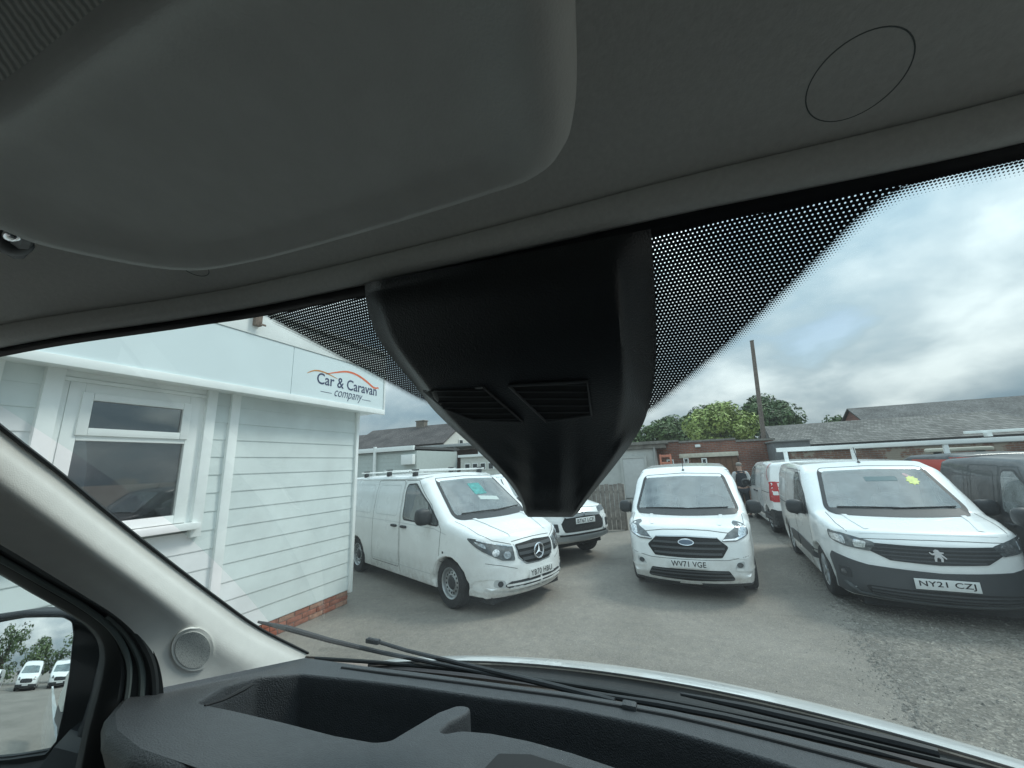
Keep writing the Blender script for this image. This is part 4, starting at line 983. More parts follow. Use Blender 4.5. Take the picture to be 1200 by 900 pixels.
def van_b(name, label, loc, rz, plate, paint=m_pwhite, rear_detail=False, crease=None, group=None, stripe=False, spec=SP_B, lion_badge=True, cards=False):
    c = Car(name, label, spec, paint, loc, rz, group=group)
    c.fp('windscreen_surround', c.sym([(.0, 1.115, 0), (.735, 1.12, .06), (.61, 1.675, .08), (.0, 1.695, 0)]), m_plast, .003, step=.07)
    ws = c.fp('windscreen', c.sym([(.0, 1.14, 0), (.70, 1.145, .06), (.58, 1.65, .07), (.0, 1.67, 0)]), m_cglass, .007, step=.07)[0]
    lamp = c.fp('headlight', [(.56, .755, .03), (.80, .785, .04), (1.0, .84, .04), (1.05, .95, .04), (.82, .93, .05), (.49, .855, .03)], m_lamp, .010, True, mode='wrap')
    c.fp('lamp_unit', [(.76, .80, .02), (.96, .845, .03), (1.0, .92, .02), (.80, .90, .03)], m_lampin, .014, True, mode='wrap', step=.03)
    c.fp('lamp_unit', [(.60, .785, .02), (.70, .79, .02), (.70, .875, .02), (.58, .855, .02)], m_lampin, .014, True, mode='wrap', step=.03)
    gr = c.fp('grille', c.sym([(.0, .655, 0), (.40, .675, .05), (.62, .80, .03), (.66, .855, .02), (.0, .845, 0)]), m_plast, .007)[0]
    for z, w in ((.69, .38), (.73, .46), (.77, .52), (.81, .58)): c.fp('grille_bar', [(-w, z-.007), (w, z-.007), (w, z+.007), (-w, z+.007)], m_plastg, .015, parent=gr, rim=.02)
    if lion_badge: c.fp('badge', [(x, z+.755) for x, z in lion(.12)], m_chrome, .024, step=.02, rim=.016)
    c.fp('lower_bumper', c.sym([(.0, .215, 0), (1.10, .225, .02), (1.04, .40, .05), (1.10, .60, .05), (1.02, .675, .03), (.85, .655, .05), (.60, .60, .1), (.0, .575, 0)]), m_plastg, .012, step=.05, rim=.03, mode='wrap')
    lg = c.fp('lower_grille', c.sym([(.0, .265, 0), (.60, .28, .05), (.66, .37, .03), (.0, .385, 0)]), m_gap, .016)[0]
    for z in (.29, .32, .35): c.fp('lower_bar', [(-.6, z-.007), (.6, z-.007), (.6, z+.007), (-.6, z+.007)], m_plastg, .022, parent=lg)
    c.fp('bumper_lip', c.sym([(.0, .235, 0), (.70, .255, .0), (.80, .35, .02), (.785, .36, .02), (.69, .27, .0), (.0, .25, 0)]), mat('lip_plastic', (.10, .11, .115), .4), .024, step=.04)
    c.fp('fog_surround', [(.77, .41, .03), (.93, .41, .03), (.93, .53, .03), (.77, .53, .03)], m_plast, .018, True, mode='wrap', step=.04)
    c.fp('fog_light', [(.85+.035*math.cos(t*math.pi/8), .47+.028*math.sin(t*math.pi/8)) for t in range(16)], m_lampin, .026, True, mode='wrap', step=.03)
    for s_ in (1, -1):
        c.part('bonnet_ridge', ribbon(c.bvh, [Vector((s_*.50, .25)), Vector((s_*.56, .55)), Vector((s_*.60, .90))], c.pj('top'), .05, .007), paint)
        c.part('wing_crease', ribbon(c.bvh, [Vector((.62, .80)), Vector((.95, .86)), Vector((1.18, .90)), Vector((2.2, .92))], c.pj('side', s_), .02, .005), paint)
        c.part('arch_lip', ribbon(c.bvh, [Vector((.80+.17+.405*math.cos(R(a_)), .31+.405*math.sin(R(a_)))) for a_ in range(175, 4, -10)], c.pj('side', s_), .03, .008), paint)
    if plate: c.plate(plate, .46, off=.03)
    c.seam([(-.66, .885), (-.3, .905), (0, .91), (.3, .905), (.66, .885)], 'front', w=.006)
    c.seam([(-.60, .945), (-.3, .96), (0, .962), (.3, .96), (.60, .945)], 'front', w=.006, m=crease or mat('crease', (.6, .62, .62), .4))  # bonnet crease: its shading drawn as a grey strip
    for s_ in (-1, 1): c.seam([(s_*.70, .95), (s_*.75, 1.02), (s_*.755, 1.11)], 'front')
    c.wiper([(-.6, 1.165), (-.3, 1.17), (0.05, 1.165)]); c.wiper([(-.02, 1.158), (.3, 1.17), (.62, 1.175)])
    c.mirror(1.36, 1.14, .945, sz=(.115, .085, .085))
    c.sp('side_window', [(1.16, 1.06, .03), (2.2, 1.11, .05), (2.22, 1.61, .07), (1.96, 1.615, .1), (1.44, 1.31, .08)], m_cglass, .004)
    c.sp('quarter_trim', [(1.22, 1.06, .02), (1.36, 1.07, .02), (1.52, 1.30, .02), (1.44, 1.30, .02)], m_plast, .008)
    c.seam([(1.2, .42), (1.2, 1.03), (1.45, 1.31), (1.90, 1.67), (2.28, 1.67), (2.28, .3)])
    c.seam([(2.31, .42), (3.15, .42), (3.15, 1.68), (2.31, 1.68)], closed=True, r=.06)
    crs = crease or mat('crease_shade', (.56, .59, .59), .35)  # pressed panel edges: their shading drawn as darker strips
    c.seam([(2.42, 1.10), (3.06, 1.10), (3.06, 1.6), (2.42, 1.6)], closed=True, r=.09, w=.012, m=crs)
    c.seam([(3.28, 1.10), (4.15, 1.10), (4.10, 1.6), (3.28, 1.6)], closed=True, r=.09, w=.012, m=crs)
    c.seam([(3.15, 1.02), (4.2, 1.02)], w=.016, m=m_seam)
    c.sp('rub_strip', [(1.24, .40, .03), (2.25, .40, .03), (2.25, .60, .05), (1.24, .57, .05)], m_plastg, .012)
    c.sp('rub_strip', [(2.34, .40, .03), (3.1, .40, .03), (3.0, .58, .05), (2.34, .60, .05)], m_plastg, .012)
    c.handle(2.08, .96); c.handle(2.48, .96)
    h, n_ = c.hit('top', .0, 1.93); c.part('aerial', join(tube([h, h+Vector((0, .10, .24))], .006, 6), ball(h, .022, .04, .02)), m_plast)
    c.interior(1.08, 1.72)
    if rear_detail:
        c.fp('tail_light', [(.72, .82, .03), (.89, .82, .03), (.88, 1.30, .04), (.74, 1.30, .04)], m_red, .010, True, mode='rear')
        for s_ in (1, -1): c.part('tail_light', patch(c.bvh, arcpoly([(4.14, .84, .03), (4.34, .84, .03), (4.34, 1.29, .04), (4.2, 1.29, .03)], .02), c.pj('side', s_), .010, .05, .03, .03), m_red)
        c.fp('reversing_lamp', [(.75, .98, .02), (.86, .98, .02), (.855, 1.07, .02), (.75, 1.07, .02)], m_plateW, .014, True, mode='rear')
        c.fp('rear_bumper', c.sym([(.0, .22, 0), (.90, .22, .03), (.92, .62, .04), (.0, .62, 0)]), m_plast, .03, mode='rear', rim=.05)
        for s_ in (1, -1): c.part('bumper_corner', patch(c.bvh, arcpoly([(4.02, .26, .03), (4.36, .26, .02), (4.36, .64, .03), (4.12, .64, .05)], .02), c.pj('side', s_), .02, .05, .04, .03), m_plast)
        c.seam([(0, .64), (0, 1.62)], 'rear'); c.fp('rear_window', [(.08, 1.1, .05), (.66, 1.1, .05), (.60, 1.55, .06), (.08, 1.55, .05)], m_cglass, .005, True, mode='rear')
    return c, ws
B, wsB = van_b('compact_van', 'white van with a deep black front bumper and lion badge, plate NY21 CZJ', (2.62, 6.02, 0), R(-5.0), 'NY21 CZJ')
B.fp('price_star', [( .40+(.075 if k % 2 else .055)*math.cos(k*math.pi/9), 1.50+(.062 if k % 2 else .046)*math.sin(k*math.pi/9)) for k in range(18)], m_yel, .010, step=.04)
B.fp('price_tail', [(.38, 1.52, .01), (.44, 1.54, .01), (.36, 1.60, .01), (.33, 1.585, .01)], mat('pink_card', (.45, .32, .33), .6), .0095, step=.04)
B.fp('sun_strip', [(-.12, 1.50, .01), (.24, 1.50, .01), (.24, 1.56, .01), (-.12, 1.56, .01)], mat('glass_strip', (.10, .16, .17), .2), .0095, step=.05)

# ------------------------------------------------------------------ white van, red stripe, seen from behind
Cc, _ = van_b('compact_van', 'white van with a red stripe and red tail lamps, parked facing away', (3.15, 15.6, 0), R(180-1.5), None, rear_detail=True)
for s_ in (1, -1):
    Cc.part('red_stripe', ribbon(Cc.bvh, resample(arcpoly([(4.02, 1.32, 0), (3.90, 1.42, .05), (3.88, 1.60, .1), (4.05, 1.72, .08), (4.2, 1.74, 0)], .02)[:-1], .03, False), Cc.pj('side', s_), .035, .004), m_redp)
Cc.fp('rear_stripe', Cc.sym([(.0, .64, 0), (.72, .64, 0), (.72, .76, .02), (.0, .76, 0)]), m_redp, .005, mode='rear')

# ------------------------------------------------------------------ dark grey van on the right
D, _ = van_b('compact_van', 'dark grey panel van beside the white van with the lion badge', (4.40, 4.80, 0), R(-9.5), None, paint=m_pdark, lion_badge=False, crease=mat('dark_crease_shade', (.02, .024, .027), .4))

# ------------------------------------------------------------------ large white van (three-pointed star)
SP_V = dict(clear=True, L=5.37, W=1.93, wr=.335, axles=(.78, 4.21), arch=.40, zb=.22, wheel='steel', rhood=.10, rfront=.10,
    fy=[(0, .79), (.25, .89), (.6, .97), (1.0, 1.0), (4.3, 1.0), (4.8, .985), (5.2, .95)], fz=[(.2, .955), (.38, .985), (.6, 1.0), (1.0, 1.0), (1.2, .985), (1.55, .93), (1.8, .865), (2.0, .80)],
    bow=[(0, .24), (.4, .21), (.9, .17), (1.3, .14), (1.8, .07), (2.3, .0), (4.6, .0), (5.1, -.05)],
    prof=[(.10, .20, .05), (.0, .33, .06), (.02, .60, .10), (.06, .80, .12), (.20, 1.00, .15), (.55, 1.12, .3), (.92, 1.205, .12), (1.70, 1.79, .22), (2.1, 1.885, .5), (3.4, 1.91, .5), (5.21, 1.87, .12), (5.35, 1.0, .1), (5.37, .5, .1)])
Vt = Car('panel_van', 'large white panel van with roof bars and a three-pointed star grille', SP_V, m_pwhite, (-1.95, 5.56, 0), R(67))
Vt.fp('windscreen_surround', Vt.sym([(.0, 1.195, 0), (.76, 1.20, .06), (.64, 1.775, .08), (.0, 1.795, 0)]), m_plast, .003, step=.07)
Vt.fp('windscreen', Vt.sym([(.0, 1.22, 0), (.725, 1.225, .06), (.61, 1.75, .07), (.0, 1.77, 0)]), m_cglass, .007, step=.07)
Vt.fp('windscreen_card', [(-.12, 1.50, .01), (.14, 1.50, .01), (.14, 1.68, .01), (-.12, 1.68, .01)], m_teal, .010, step=.05)
Vt.fp('windscreen_card', [(-.10, 1.42, .01), (.30, 1.38, .01), (.30, 1.44, .01), (-.10, 1.48, .01)], mat('white_card', (.45, .52, .50), .6), .010, step=.05)
Vt.fp('headlight', [(.43, .665, .02), (.62, .685, .05), (.92, .83, .05), (1.16, .985, .02), (.98, .965, .06), (.70, .895, .08), (.45, .845, .03)], m_lamp, .010, True, mode='wrap')
for a0_, z0_, q_ in ((.545, .745, .055), (.70, .785, .05)): Vt.fp('lamp_unit', [(a0_+q_*math.cos(t*math.pi/8), z0_+.85*q_*math.sin(t*math.pi/8)) for t in range(16)], m_lampin, .015, True, mode='wrap', step=.03)
Vt.fp('lamp_unit', [(.82, .83, .02), (.96, .90, .02), (1.02, .945, .01), (.86, .90, .02)], m_lampin, .015, True, mode='wrap', step=.03)
Vt.fp('lamp_strip', [(.47, .835, .005), (.70, .882, .005), (.98, .952, .005), (.97, .962, .005), (.69, .895, .005), (.46, .848, .005)], m_lampin, .014, True, mode='wrap', step=.03)
gr = Vt.fp('grille', Vt.sym([(.0, .60, 0), (.24, .61, .08), (.35, .70, .06), (.375, .86, .03), (.0, .885, 0)]), m_gap, .006)[0]
for z, w in ((.665, .30), (.74, .345), (.815, .355)):
    Vt.fp('grille_bar', [(-w, z-.022), (w, z-.022), (w, z+.018), (-w, z+.018)], m_plastg, .018, parent=gr, rim=.025)
Vt.seam([(.0, .59), (.25, .60), (.36, .69), (.387, .87)], 'front', w=.016, m=m_silver, name='grille_rim'); Vt.seam([(.0, .59), (-.25, .60), (-.36, .69), (-.387, .87)], 'front', w=.016, m=m_silver, name='grille_rim')
h, n_ = Vt.hit('front', 0, .735)
yb = h.y-.035
ring = []
for k in range(33):
    a = 2*math.pi*k/32; ring.append(Vector((.098*math.cos(a), yb, .735+.098*math.sin(a))))
star = []
for k in range(3):
    a = math.pi/2+k*2*math.pi/3; t = Vector((math.cos(a), 0, math.sin(a))); nn = Vector((-math.sin(a), 0, math.cos(a))); c0 = Vector((0, yb, .735))
    star.append(([c0+t*.095, c0+nn*.020-t*.012, c0-nn*.020-t*.012, c0+Vector((0, -.018, 0)), c0+Vector((0, .012, 0))], [(0, 1, 3), (0, 3, 2), (0, 4, 1), (0, 2, 4), (1, 4, 2), (1, 2, 3)]))
Vt.part('badge', join(tube(ring, .0115, 8, False), *star), m_chrome, sharp=20)
Vt.fp('lower_grille', Vt.sym([(.0, .285, 0), (.46, .30, .03), (.60, .365, .02), (.50, .41, .02), (.0, .415, 0)]), m_plast, .006)
for z, w in ((.325, .52), (.37, .56)): Vt.fp('lower_bar', [(-w, z-.012), (w, z-.012), (w, z+.010), (-w, z+.010)], m_pwhite, .018)
Vt.fp('lower_bar', [(-.015, .29), (.015, .29), (.015, .41), (-.015, .41)], m_pwhite, .018)
Vt.fp('fog_recess', [(.60, .335, .03), (.82, .36, .05), (.80, .455, .05), (.64, .43, .03)], mat('fog_surround', (.5, .52, .52), .35), .003, True, R(24))
Vt.fp('fog_light', [(.71+.042*math.cos(t*math.pi/8), .395+.036*math.sin(t*math.pi/8)) for t in range(16)], m_plast, .012, True, R(24), step=.03)
Vt.plate('YB70 HBU', .475, off=.03)
for s_ in (1, -1):
    Vt.part('arch_lip', ribbon(Vt.bvh, [Vector((.95+.42*math.cos(R(a_)), .31+.42*math.sin(R(a_)))) for a_ in range(175, 4, -10)], Vt.pj('side', s_), .035, .008), m_pwhite)
    Vt.part('bonnet_ridge', ribbon(Vt.bvh, [Vector((s_*.36, .22)), Vector((s_*.46, .55)), Vector((s_*.52, .95))], Vt.pj('top'), .05, .008), m_pwhite)
    Vt.part('fog_brow', ribbon(Vt.bvh, [Vector((s_*.60, .45)), Vector((s_*.78, .475)), Vector((s_*.98, .45)), Vector((s_*1.08, .38))], Vt.pj('wrap'), .022, .012), m_pwhite)
    Vt.part('chin_lip', ribbon(Vt.bvh, [Vector((s_*.0, .255)), Vector((s_*.5, .265)), Vector((s_*.85, .30)), Vector((s_*1.08, .33))], Vt.pj('wrap'), .03, .016), m_pwhite)
Vt.seam([(-.40, .90), (-.2, .915), (0, .92), (.2, .915), (.40, .90)], 'front'); 
for s_ in (1, -1): Vt.seam([(s_*.42, .87), (s_*.66, .94), (s_*.76, 1.02), (s_*.80, 1.17)], 'front')
for s_ in (1, -1): Vt.seam([(s_*.40, .56), (s_*.60, .62), (s_*.78, .66)], 'front', w=.006)
Vt.wiper([(-.62, 1.245), (-.3, 1.25), (0.05, 1.245)]); Vt.wiper([(-.02, 1.238), (.3, 1.25), (.64, 1.255)])
Vt.mirror(1.42, 1.24, .975, sz=(.125, .09, .10))
Vt.sp('side_window', [(1.17, 1.12, .03), (2.28, 1.15, .05), (2.30, 1.70, .07), (2.02, 1.71, .1), (1.52, 1.40, .1)], m_cglass, .004)
Vt.sp('quarter_pillar', [(1.40, 1.12, .01), (1.45, 1.12, .01), (1.53, 1.41, .01), (1.49, 1.37, .01)], m_plast, .009)
Vt.seam([(1.20, .5), (1.12, 1.06), (1.45, 1.40), (1.98, 1.78), (2.38, 1.78), (2.38, .3)])
Vt.seam([(2.41, .36), (3.45, .36), (3.45, 1.78), (2.41, 1.78)], closed=True, r=.06)
Vt.seam([(2.52, 1.18), (3.36, 1.18), (3.36, 1.70), (2.52, 1.70)], closed=True, r=.07, w=.012, m=MAT['crease_shade'])
Vt.seam([(3.58, 1.18), (4.9, 1.18), (4.86, 1.70), (3.58, 1.70)], closed=True, r=.07, w=.012, m=MAT['crease_shade'])
Vt.seam([(1.0, 1.00), (1.3, 1.06), (2.4, 1.08), (4.9, 1.08)], w=.012, m=MAT['crease_shade'], name='belt_crease')
Vt.seam([(1.25, .40), (3.5, .40)], w=.014, m=MAT['crease_shade'], name='sill_crease')
Vt.interior(1.14, 1.82)
Vt.handle(2.24, 1.02); Vt.handle(2.58, 1.02)
Vt.sp('fuel_flap', [(1.06+.0, .73), (1.09, .73), (1.09, .76), (1.06, .76)], m_seam, .004, step=.03)
for s_ in (1, -1): Vt.sp('roof_rail', trs(1.95, 4.9, 1.80, 1.83), m_pwhite, .02, s=s_)
for k, y in enumerate((2.25, 3.25, 4.3)):
    zr = Vt.hit('top', 0, y)[0].z
    bar = Vt.part('roof_bar', box(-.86, .86, y-.03, y+.03, zr+.035, zr+.065, .008), m_plateW)
    for s_ in (1, -1):
        hz = Vt.hit('top', s_*.74, y)[0].z
        Vt.part('bar_foot', join(box(s_*.74-.035, s_*.74+.035, y-.05, y+.05, hz-.01, zr+.036, .01), box(s_*.74-.06, s_*.74+.06, y-.035, y+.035, zr+.063, zr+.085, .01)), m_plast, bar)
Vt.fp('tail_light', [(.78, .85, .03), (.92, .85, .03), (.90, 1.5, .04), (.80, 1.5, .03)], m_red, .006, True, mode='rear')

# ------------------------------------------------------------------ white pickup behind it
SP_P = dict(clear=True, L=5.2, W=1.82, wr=.37, axles=(.80, 3.75), arch=.44, zb=.40, wheel='spoke', rhood=.10, rfront=.10,
    fy=[(0, .88), (.25, .94), (.6, .98), (1.0, 1.0), (4.8, 1.0), (5.2, .97)], fz=[(.2, .955), (.4, .985), (.6, 1.0), (1.0, 1.0), (1.2, .975), (1.5, .90), (1.8, .82)],
    bow=[(0, .18), (.4, .16), (.9, .12), (1.5, .10), (2.2, .04), (2.6, .0), (5.0, 0)],
    prof=[(.12, .40, .05), (.0, .48, .05), (.0, .66, .06), (.05, .95, .1), (.16, 1.07, .1), (.7, 1.16, .3), (1.42, 1.22, .15), (2.12, 1.70, .2), (2.5, 1.78, .3), (3.2, 1.76, .2), (3.55, 1.22, .06), (5.14, 1.20, .04), (5.2, .8, .05), (5.18, .5, .05)])
P = Car('pickup_truck', 'white pickup truck with a dark mouth grille, half hidden behind the large white panel van', SP_P, m_pwhite, (-1.78, 8.0, 0), R(55), cat='pickup')
P.fp('windscreen', P.sym([(.0, 1.25, 0), (.68, 1.25, .06), (.58, 1.66, .07), (.0, 1.69, 0)]), m_cglass, .007, step=.07)
P.sp('side_window', [(1.75, 1.20, .03), (2.40, 1.22, .03), (2.40, 1.63, .05), (2.28, 1.63, .08)], m_cglass, .004); P.sp('side_window', [(2.48, 1.22, .03), (3.28, 1.22, .05), (3.1, 1.63, .06), (2.48, 1.64, .03)], m_cglass, .004)
gr = P.fp('grille', P.sym([(.0, .62, 0), (.50, .62, .05), (.58, .76, .03), (.44, .93, .04), (.0, .97, 0)]), m_gap, .006)[0]
P.fp('grille_bar', P.sym([(.0, .90, 0), (.44, .88, .02), (.52, .925, .02), (.0, .95, 0)]), m_silver, .02, parent=gr, rim=.03)
P.fp('badge', [(0, .98), (.035, .94), (0, .90), (-.035, .94)], m_chrome, .03, step=.03)
P.fp('headlight', [(.48, .93, .02), (.80, .95, .04), (.84, 1.06, .04), (.55, 1.02, .03)], m_lamp, .010, True, R(20))
P.fp('bumper_flank', [(.55, .60, .03), (.86, .60, .05), (.86, .86, .05), (.62, .84, .04)], m_pwhite, .02, True, R(20))
P.fp('fog_light', [(.66, .64, .02), (.80, .66, .02), (.80, .80, .02), (.68, .79, .02)], m_plast, .026, True, R(20), step=.04)
P.fp('skid_bar', P.sym([(.0, .47, 0), (.70, .48, .03), (.72, .56, .03), (.0, .58, 0)]), m_silver, .03, rim=.04)
P.fp('lower_grille', P.sym([(.0, .555, 0), (.62, .555, .01), (.62, .585, .01), (.0, .59, 0)]), m_gap, .032)
P.plate('BT67 LCF', .82, off=.03)
P.mirror(1.75, 1.24, .91, sz=(.11, .08, .085), m=m_pwhite)
P.seam([(1.45, .5), (1.5, 1.18), (2.2, 1.70), (2.44, 1.70), (2.44, .5)]); P.seam([(3.5, .5), (3.5, 1.2)])
P.interior(1.18, 1.72, .35)
P.seam([(-.62, 1.03), (0, 1.06), (.62, 1.03)], 'front')

# ------------------------------------------------------------------ van with red and yellow rear chevrons
E_, _ = van_b('response_van', 'van with red and yellow chevrons and a pale light bar, behind the dark grey van', (7.0, 16.2, 0), R(180-3), None, rear_detail=True, paint=m_pdark, lion_badge=False, crease=MAT['dark_crease_shade'])
chv = [mat('chevron_red', (.50, .06, .04), .4), mat('chevron_yellow', (.70, .55, .05), .4)]
for k in range(9):
    for s_ in (1, -1):
        z0 = .55+k*.15; pts = [(s_*.02, z0+.28), (s_*.86, z0-.14), (s_*.86, z0-.0), (s_*.02, z0+.42)]
        pts = [(x, max(.62, min(1.70, z))) for x, z in pts]
        if abs(pts[0][1]-pts[3][1])+abs(pts[1][1]-pts[2][1]) > .05: E_.fp('chevron', [(*p, 0) for p in pts], chv[k % 2], .016, step=.09, mode='rear')
E_.sp('side_band', trs(2.3, 4.2, 1.05, 1.35), chv[1], .006); E_.sp('side_band', trs(2.3, 4.2, 1.36, 1.66), chv[0], .006)
hz = E_.hit('top', 0, 2.6)[0].z
lb = E_.part('light_bar', box(-.6, .6, 2.45, 2.75, hz+.03, hz+.13, .04), mat('light_bar_lens', (.62, .60, .50), .3))
for x in (-.4, .4): E_.part('bar_foot', box(x-.04, x+.04, 2.5, 2.7, hz-.06, hz+.031), m_plast, lb, smooth=False)

# ------------------------------------------------------------------ high-roof vans behind (seen in the door mirror)
SP_T = dict(L=5.53, W=2.06, wr=.345, axles=(.86, 4.15), arch=.41, zb=.25, wheel='steel', rroof=.12,
    fy=[(0, .86), (.25, .92), (.6, .98), (1.0, 1.0), (5.0, 1.0), (5.5, .97)], fz=[(.2, .955), (.4, .985), (.6, 1.0), (1.3, 1.0), (1.7, .96), (2.2, .90), (2.55, .82)],
    bow=[(0, .22), (.4, .20), (.9, .16), (1.4, .12), (2.0, .03), (2.3, .0), (5.4, 0)], crown=[(.5, 0), (1.2, .03), (2.6, .05)],
    prof=[(.10, .24, .05), (.0, .36, .06), (.0, .70, .10), (.06, 1.02, .12), (.25, 1.18, .15), (.85, 1.40, .15), (1.55, 2.10, .2), (1.9, 2.42, .25), (2.5, 2.53, .4), (5.3, 2.53, .15), (5.5, 1.6, .1), (5.53, .5, .1)])
T = Car('high_roof_van', 'white high-roof van facing the yard, first of the pair reflected in the door mirror', SP_T, m_pwhite, (-3.4, -21.5, 0), R(180))
T.fp('windscreen', T.sym([(.0, 1.44, 0), (.84, 1.44, .06), (.72, 2.05, .07), (.0, 2.10, 0)]), m_cglass, .007, step=.09)
gr = T.fp('grille', T.sym([(.0, .66, 0), (.50, .68, .05), (.56, .84, .03), (.46, 1.0, .04), (.0, 1.02, 0)]), m_gap, .006)[0]
for z in (.75, .84, .93): T.fp('grille_bar', [(-.48, z-.02), (.48, z-.02), (.48, z+.02), (-.48, z+.02)], m_plastg, .02, parent=gr)
T.fp('headlight', [(.60, .88, .03), (.84, .90, .04), (.90, 1.16, .04), (.72, 1.10, .05)], m_lamp, .010, True, R(20))
T.fp('lower_bumper', T.sym([(.0, .24, 0), (.95, .25, .03), (.95, .55, .05), (.0, .58, 0)]), m_plast, .012)
T.plate('', .50, off=.03); T.mirror(1.5, 1.5, 1.05, sz=(.11, .09, .15)); T.sp('side_window', [(1.5, 1.38, .03), (2.3, 1.38, .05), (2.3, 1.98, .07), (2.05, 1.98, .1)], m_cglass, .004)
T2 = dup(T.root, None, (-.4, -22.0, 0)); T2['label'] = 'white high-roof van facing the yard, second of the pair reflected in the door mirror'
Gm, _ = van_b('compact_van', 'white low-roof van at the end of the row reflected in the door mirror', (-7.0, -20.5, 0), R(180), None)
# ================================================================== CAMERA VAN (cab interior)
X0 = -0.17                                   # van centre line
cab = empty('camera_van', (X0, 0, 0), 0, 'white van seen from inside its cab: grey headliner, black dashboard, black windscreen shroud', 'van')
CO = Vector((X0, 0, 0))
def cp_(name, vf, m, parent=None, **k): return mk(name, vf, m, parent or cab, off=CO, **k)
m_head = mat('headliner_fabric', (.57, .575, .55), .95, var=.05, vscale=170, bump=.18, bscale=300)
m_visor = mat('visor_vinyl', (.56, .565, .54), .75, var=.05, vscale=25, bump=.15, bscale=500)
m_trim = mat('pillar_trim', (.82, .81, .765), .6, var=.03, vscale=30, bump=.12, bscale=500)
m_dash = mat('dash_plastic', (.048, .052, .056), .5, var=.12, vscale=45, bump=.6, bscale=330)
m_shroud = mat('shroud_plastic', (.014, .017, .020), .36, bump=.35, bscale=420)
m_rub = mat('door_rubber', (.018, .021, .022), .6)
m_dgrey = mat('door_grey_paint', (.11, .13, .125), .5)
m_cowl = mat('cowl_plastic', (.02, .022, .023), .6, var=.2, vscale=30)
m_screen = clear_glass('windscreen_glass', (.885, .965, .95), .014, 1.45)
def interp(tab, s):
    s = max(tab[0][0], min(tab[-1][0], s))
    n = len(tab)
    for i in range(n-1):
        if s <= tab[i+1][0]:
            a, b = tab[i], tab[i+1]; k = (s-a[0])/(b[0]-a[0])
            p0, p1, p2, p3 = (Vector(tab[max(0, min(n-1, i+j))][1]) for j in (-1, 0, 1, 2))
            return .5*((2*p1)+(p2-p0)*k+(2*p0-5*p1+4*p2-p3)*k*k+(3*p1-p0-3*p2+p3)*k**3)
HDR = [(-1.1, (-1.12, .19, 2.15)), (-.9, (-.95, .265, 2.185)), (-.62, (-.72, .345, 2.205)), (-.42, (-.55, .383, 2.213)), (0, (-.17, .408, 2.213)), (.23, (.03, .405, 2.205)), (.55, (.30, .393, 2.182)), (.8, (.52, .355, 2.172)), (1.05, (.75, .26, 2.145))]
BAS = [(s/10, (X0+s/10*1.02, 1.25-.17*(s/10)**2, 1.308+.03*(s/10)**2)) for s in range(-11, 12)]
def G(s, t):
    h = interp(HDR, s); b = interp(BAS, s); p = b.lerp(h, t); k = .05*math.sin(math.pi*t)
    return p+Vector((0, .72, .69))*k
srow = [-1.08+2.13*i/44 for i in range(45)]
trow = [i/26 for i in range(27)]
GV = loft([[G(s, t) for s in srow] for t in trow])
gl = cp_('windscreen', GV, m_screen, sharp=180)
GB = bvh_of(GV)
def gpt(px, py, off=0.0):
    d = ray(px, py); h = GB.ray_cast(EYE, d)
    if h[0] is None: return None
    return h[0]-d*off
# ---- black printed band and dot matrix on the glass (frit)
def uvw(p): return Vector((p.x, p.dot(Vector((0, -.64, .77)))))
def frit_mat():
    m = bpy.data.materials.new('frit_dots'); m.use_nodes = True; t = m.node_tree; t.nodes.clear()
    uv = N(t, 'ShaderNodeUVMap'); uv.uv_map = 'UVMap'; ed = N(t, 'ShaderNodeUVMap'); ed.uv_map = 'edge'
    se = N(t, 'ShaderNodeSeparateXYZ'); L(t, ed.outputs[0], se.inputs[0]); d = se.outputs[0]
    def cell(pitch):
        sc = N(t, 'ShaderNodeVectorMath', operation='SCALE'); L(t, uv.outputs[0], sc.inputs[0]); sc.inputs['Scale'].default_value = 1/pitch
        s2 = N(t, 'ShaderNodeSeparateXYZ'); L(t, sc.outputs[0], s2.inputs[0])
        row = M2(t, 'FLOOR', s2.outputs[1]); odd = M2(t, 'MULTIPLY', M2(t, 'MODULO', M2(t, 'ADD', row, 2000.0), 2.0), 0.5)
        fx = M2(t, 'SUBTRACT', M2(t, 'FRACT', M2(t, 'ADD', s2.outputs[0], odd)), .5); fy = M2(t, 'SUBTRACT', M2(t, 'FRACT', s2.outputs[1]), .5)
        return M2(t, 'SQRT', M2(t, 'ADD', M2(t, 'MULTIPLY', fx, fx), M2(t, 'MULTIPLY', fy, fy)))
    c1 = cell(.0044)
    hole = M2(t, 'LESS_THAN', c1, .185)                       # clear hole in the black area
    inner = M2(t, 'SUBTRACT', 1.0, hole)
    c2 = cell(.0026)
    rad = M2(t, 'MULTIPLY', M2(t, 'ADD', 1.0, M2(t, 'DIVIDE', d, .016)), .56)
    outer = M2(t, 'LESS_THAN', c2, rad)
    ins = M2(t, 'GREATER_THAN', d, 0.0)
    a = M2(t, 'ADD', M2(t, 'MULTIPLY', ins, inner), M2(t, 'MULTIPLY', M2(t, 'SUBTRACT', 1.0, ins), outer))
    tr = N(t, 'ShaderNodeBsdfTransparent'); bl = N(t, 'ShaderNodeBsdfPrincipled'); bl.inputs['Base Color'].default_value = (.006, .007, .010, 1); bl.inputs['Roughness'].default_value = .35
    mxs = N(t, 'ShaderNodeMixShader'); L(t, a, mxs.inputs[0]); L(t, tr.outputs[0], mxs.inputs[1]); L(t, bl.outputs[0], mxs.inputs[2])
    o = N(t, 'ShaderNodeOutputMaterial'); L(t, mxs.outputs[0], o.inputs[0]); return m
m_frit = frit_mat(); m_band = mat('frit_black', (.006, .007, .010), .3)
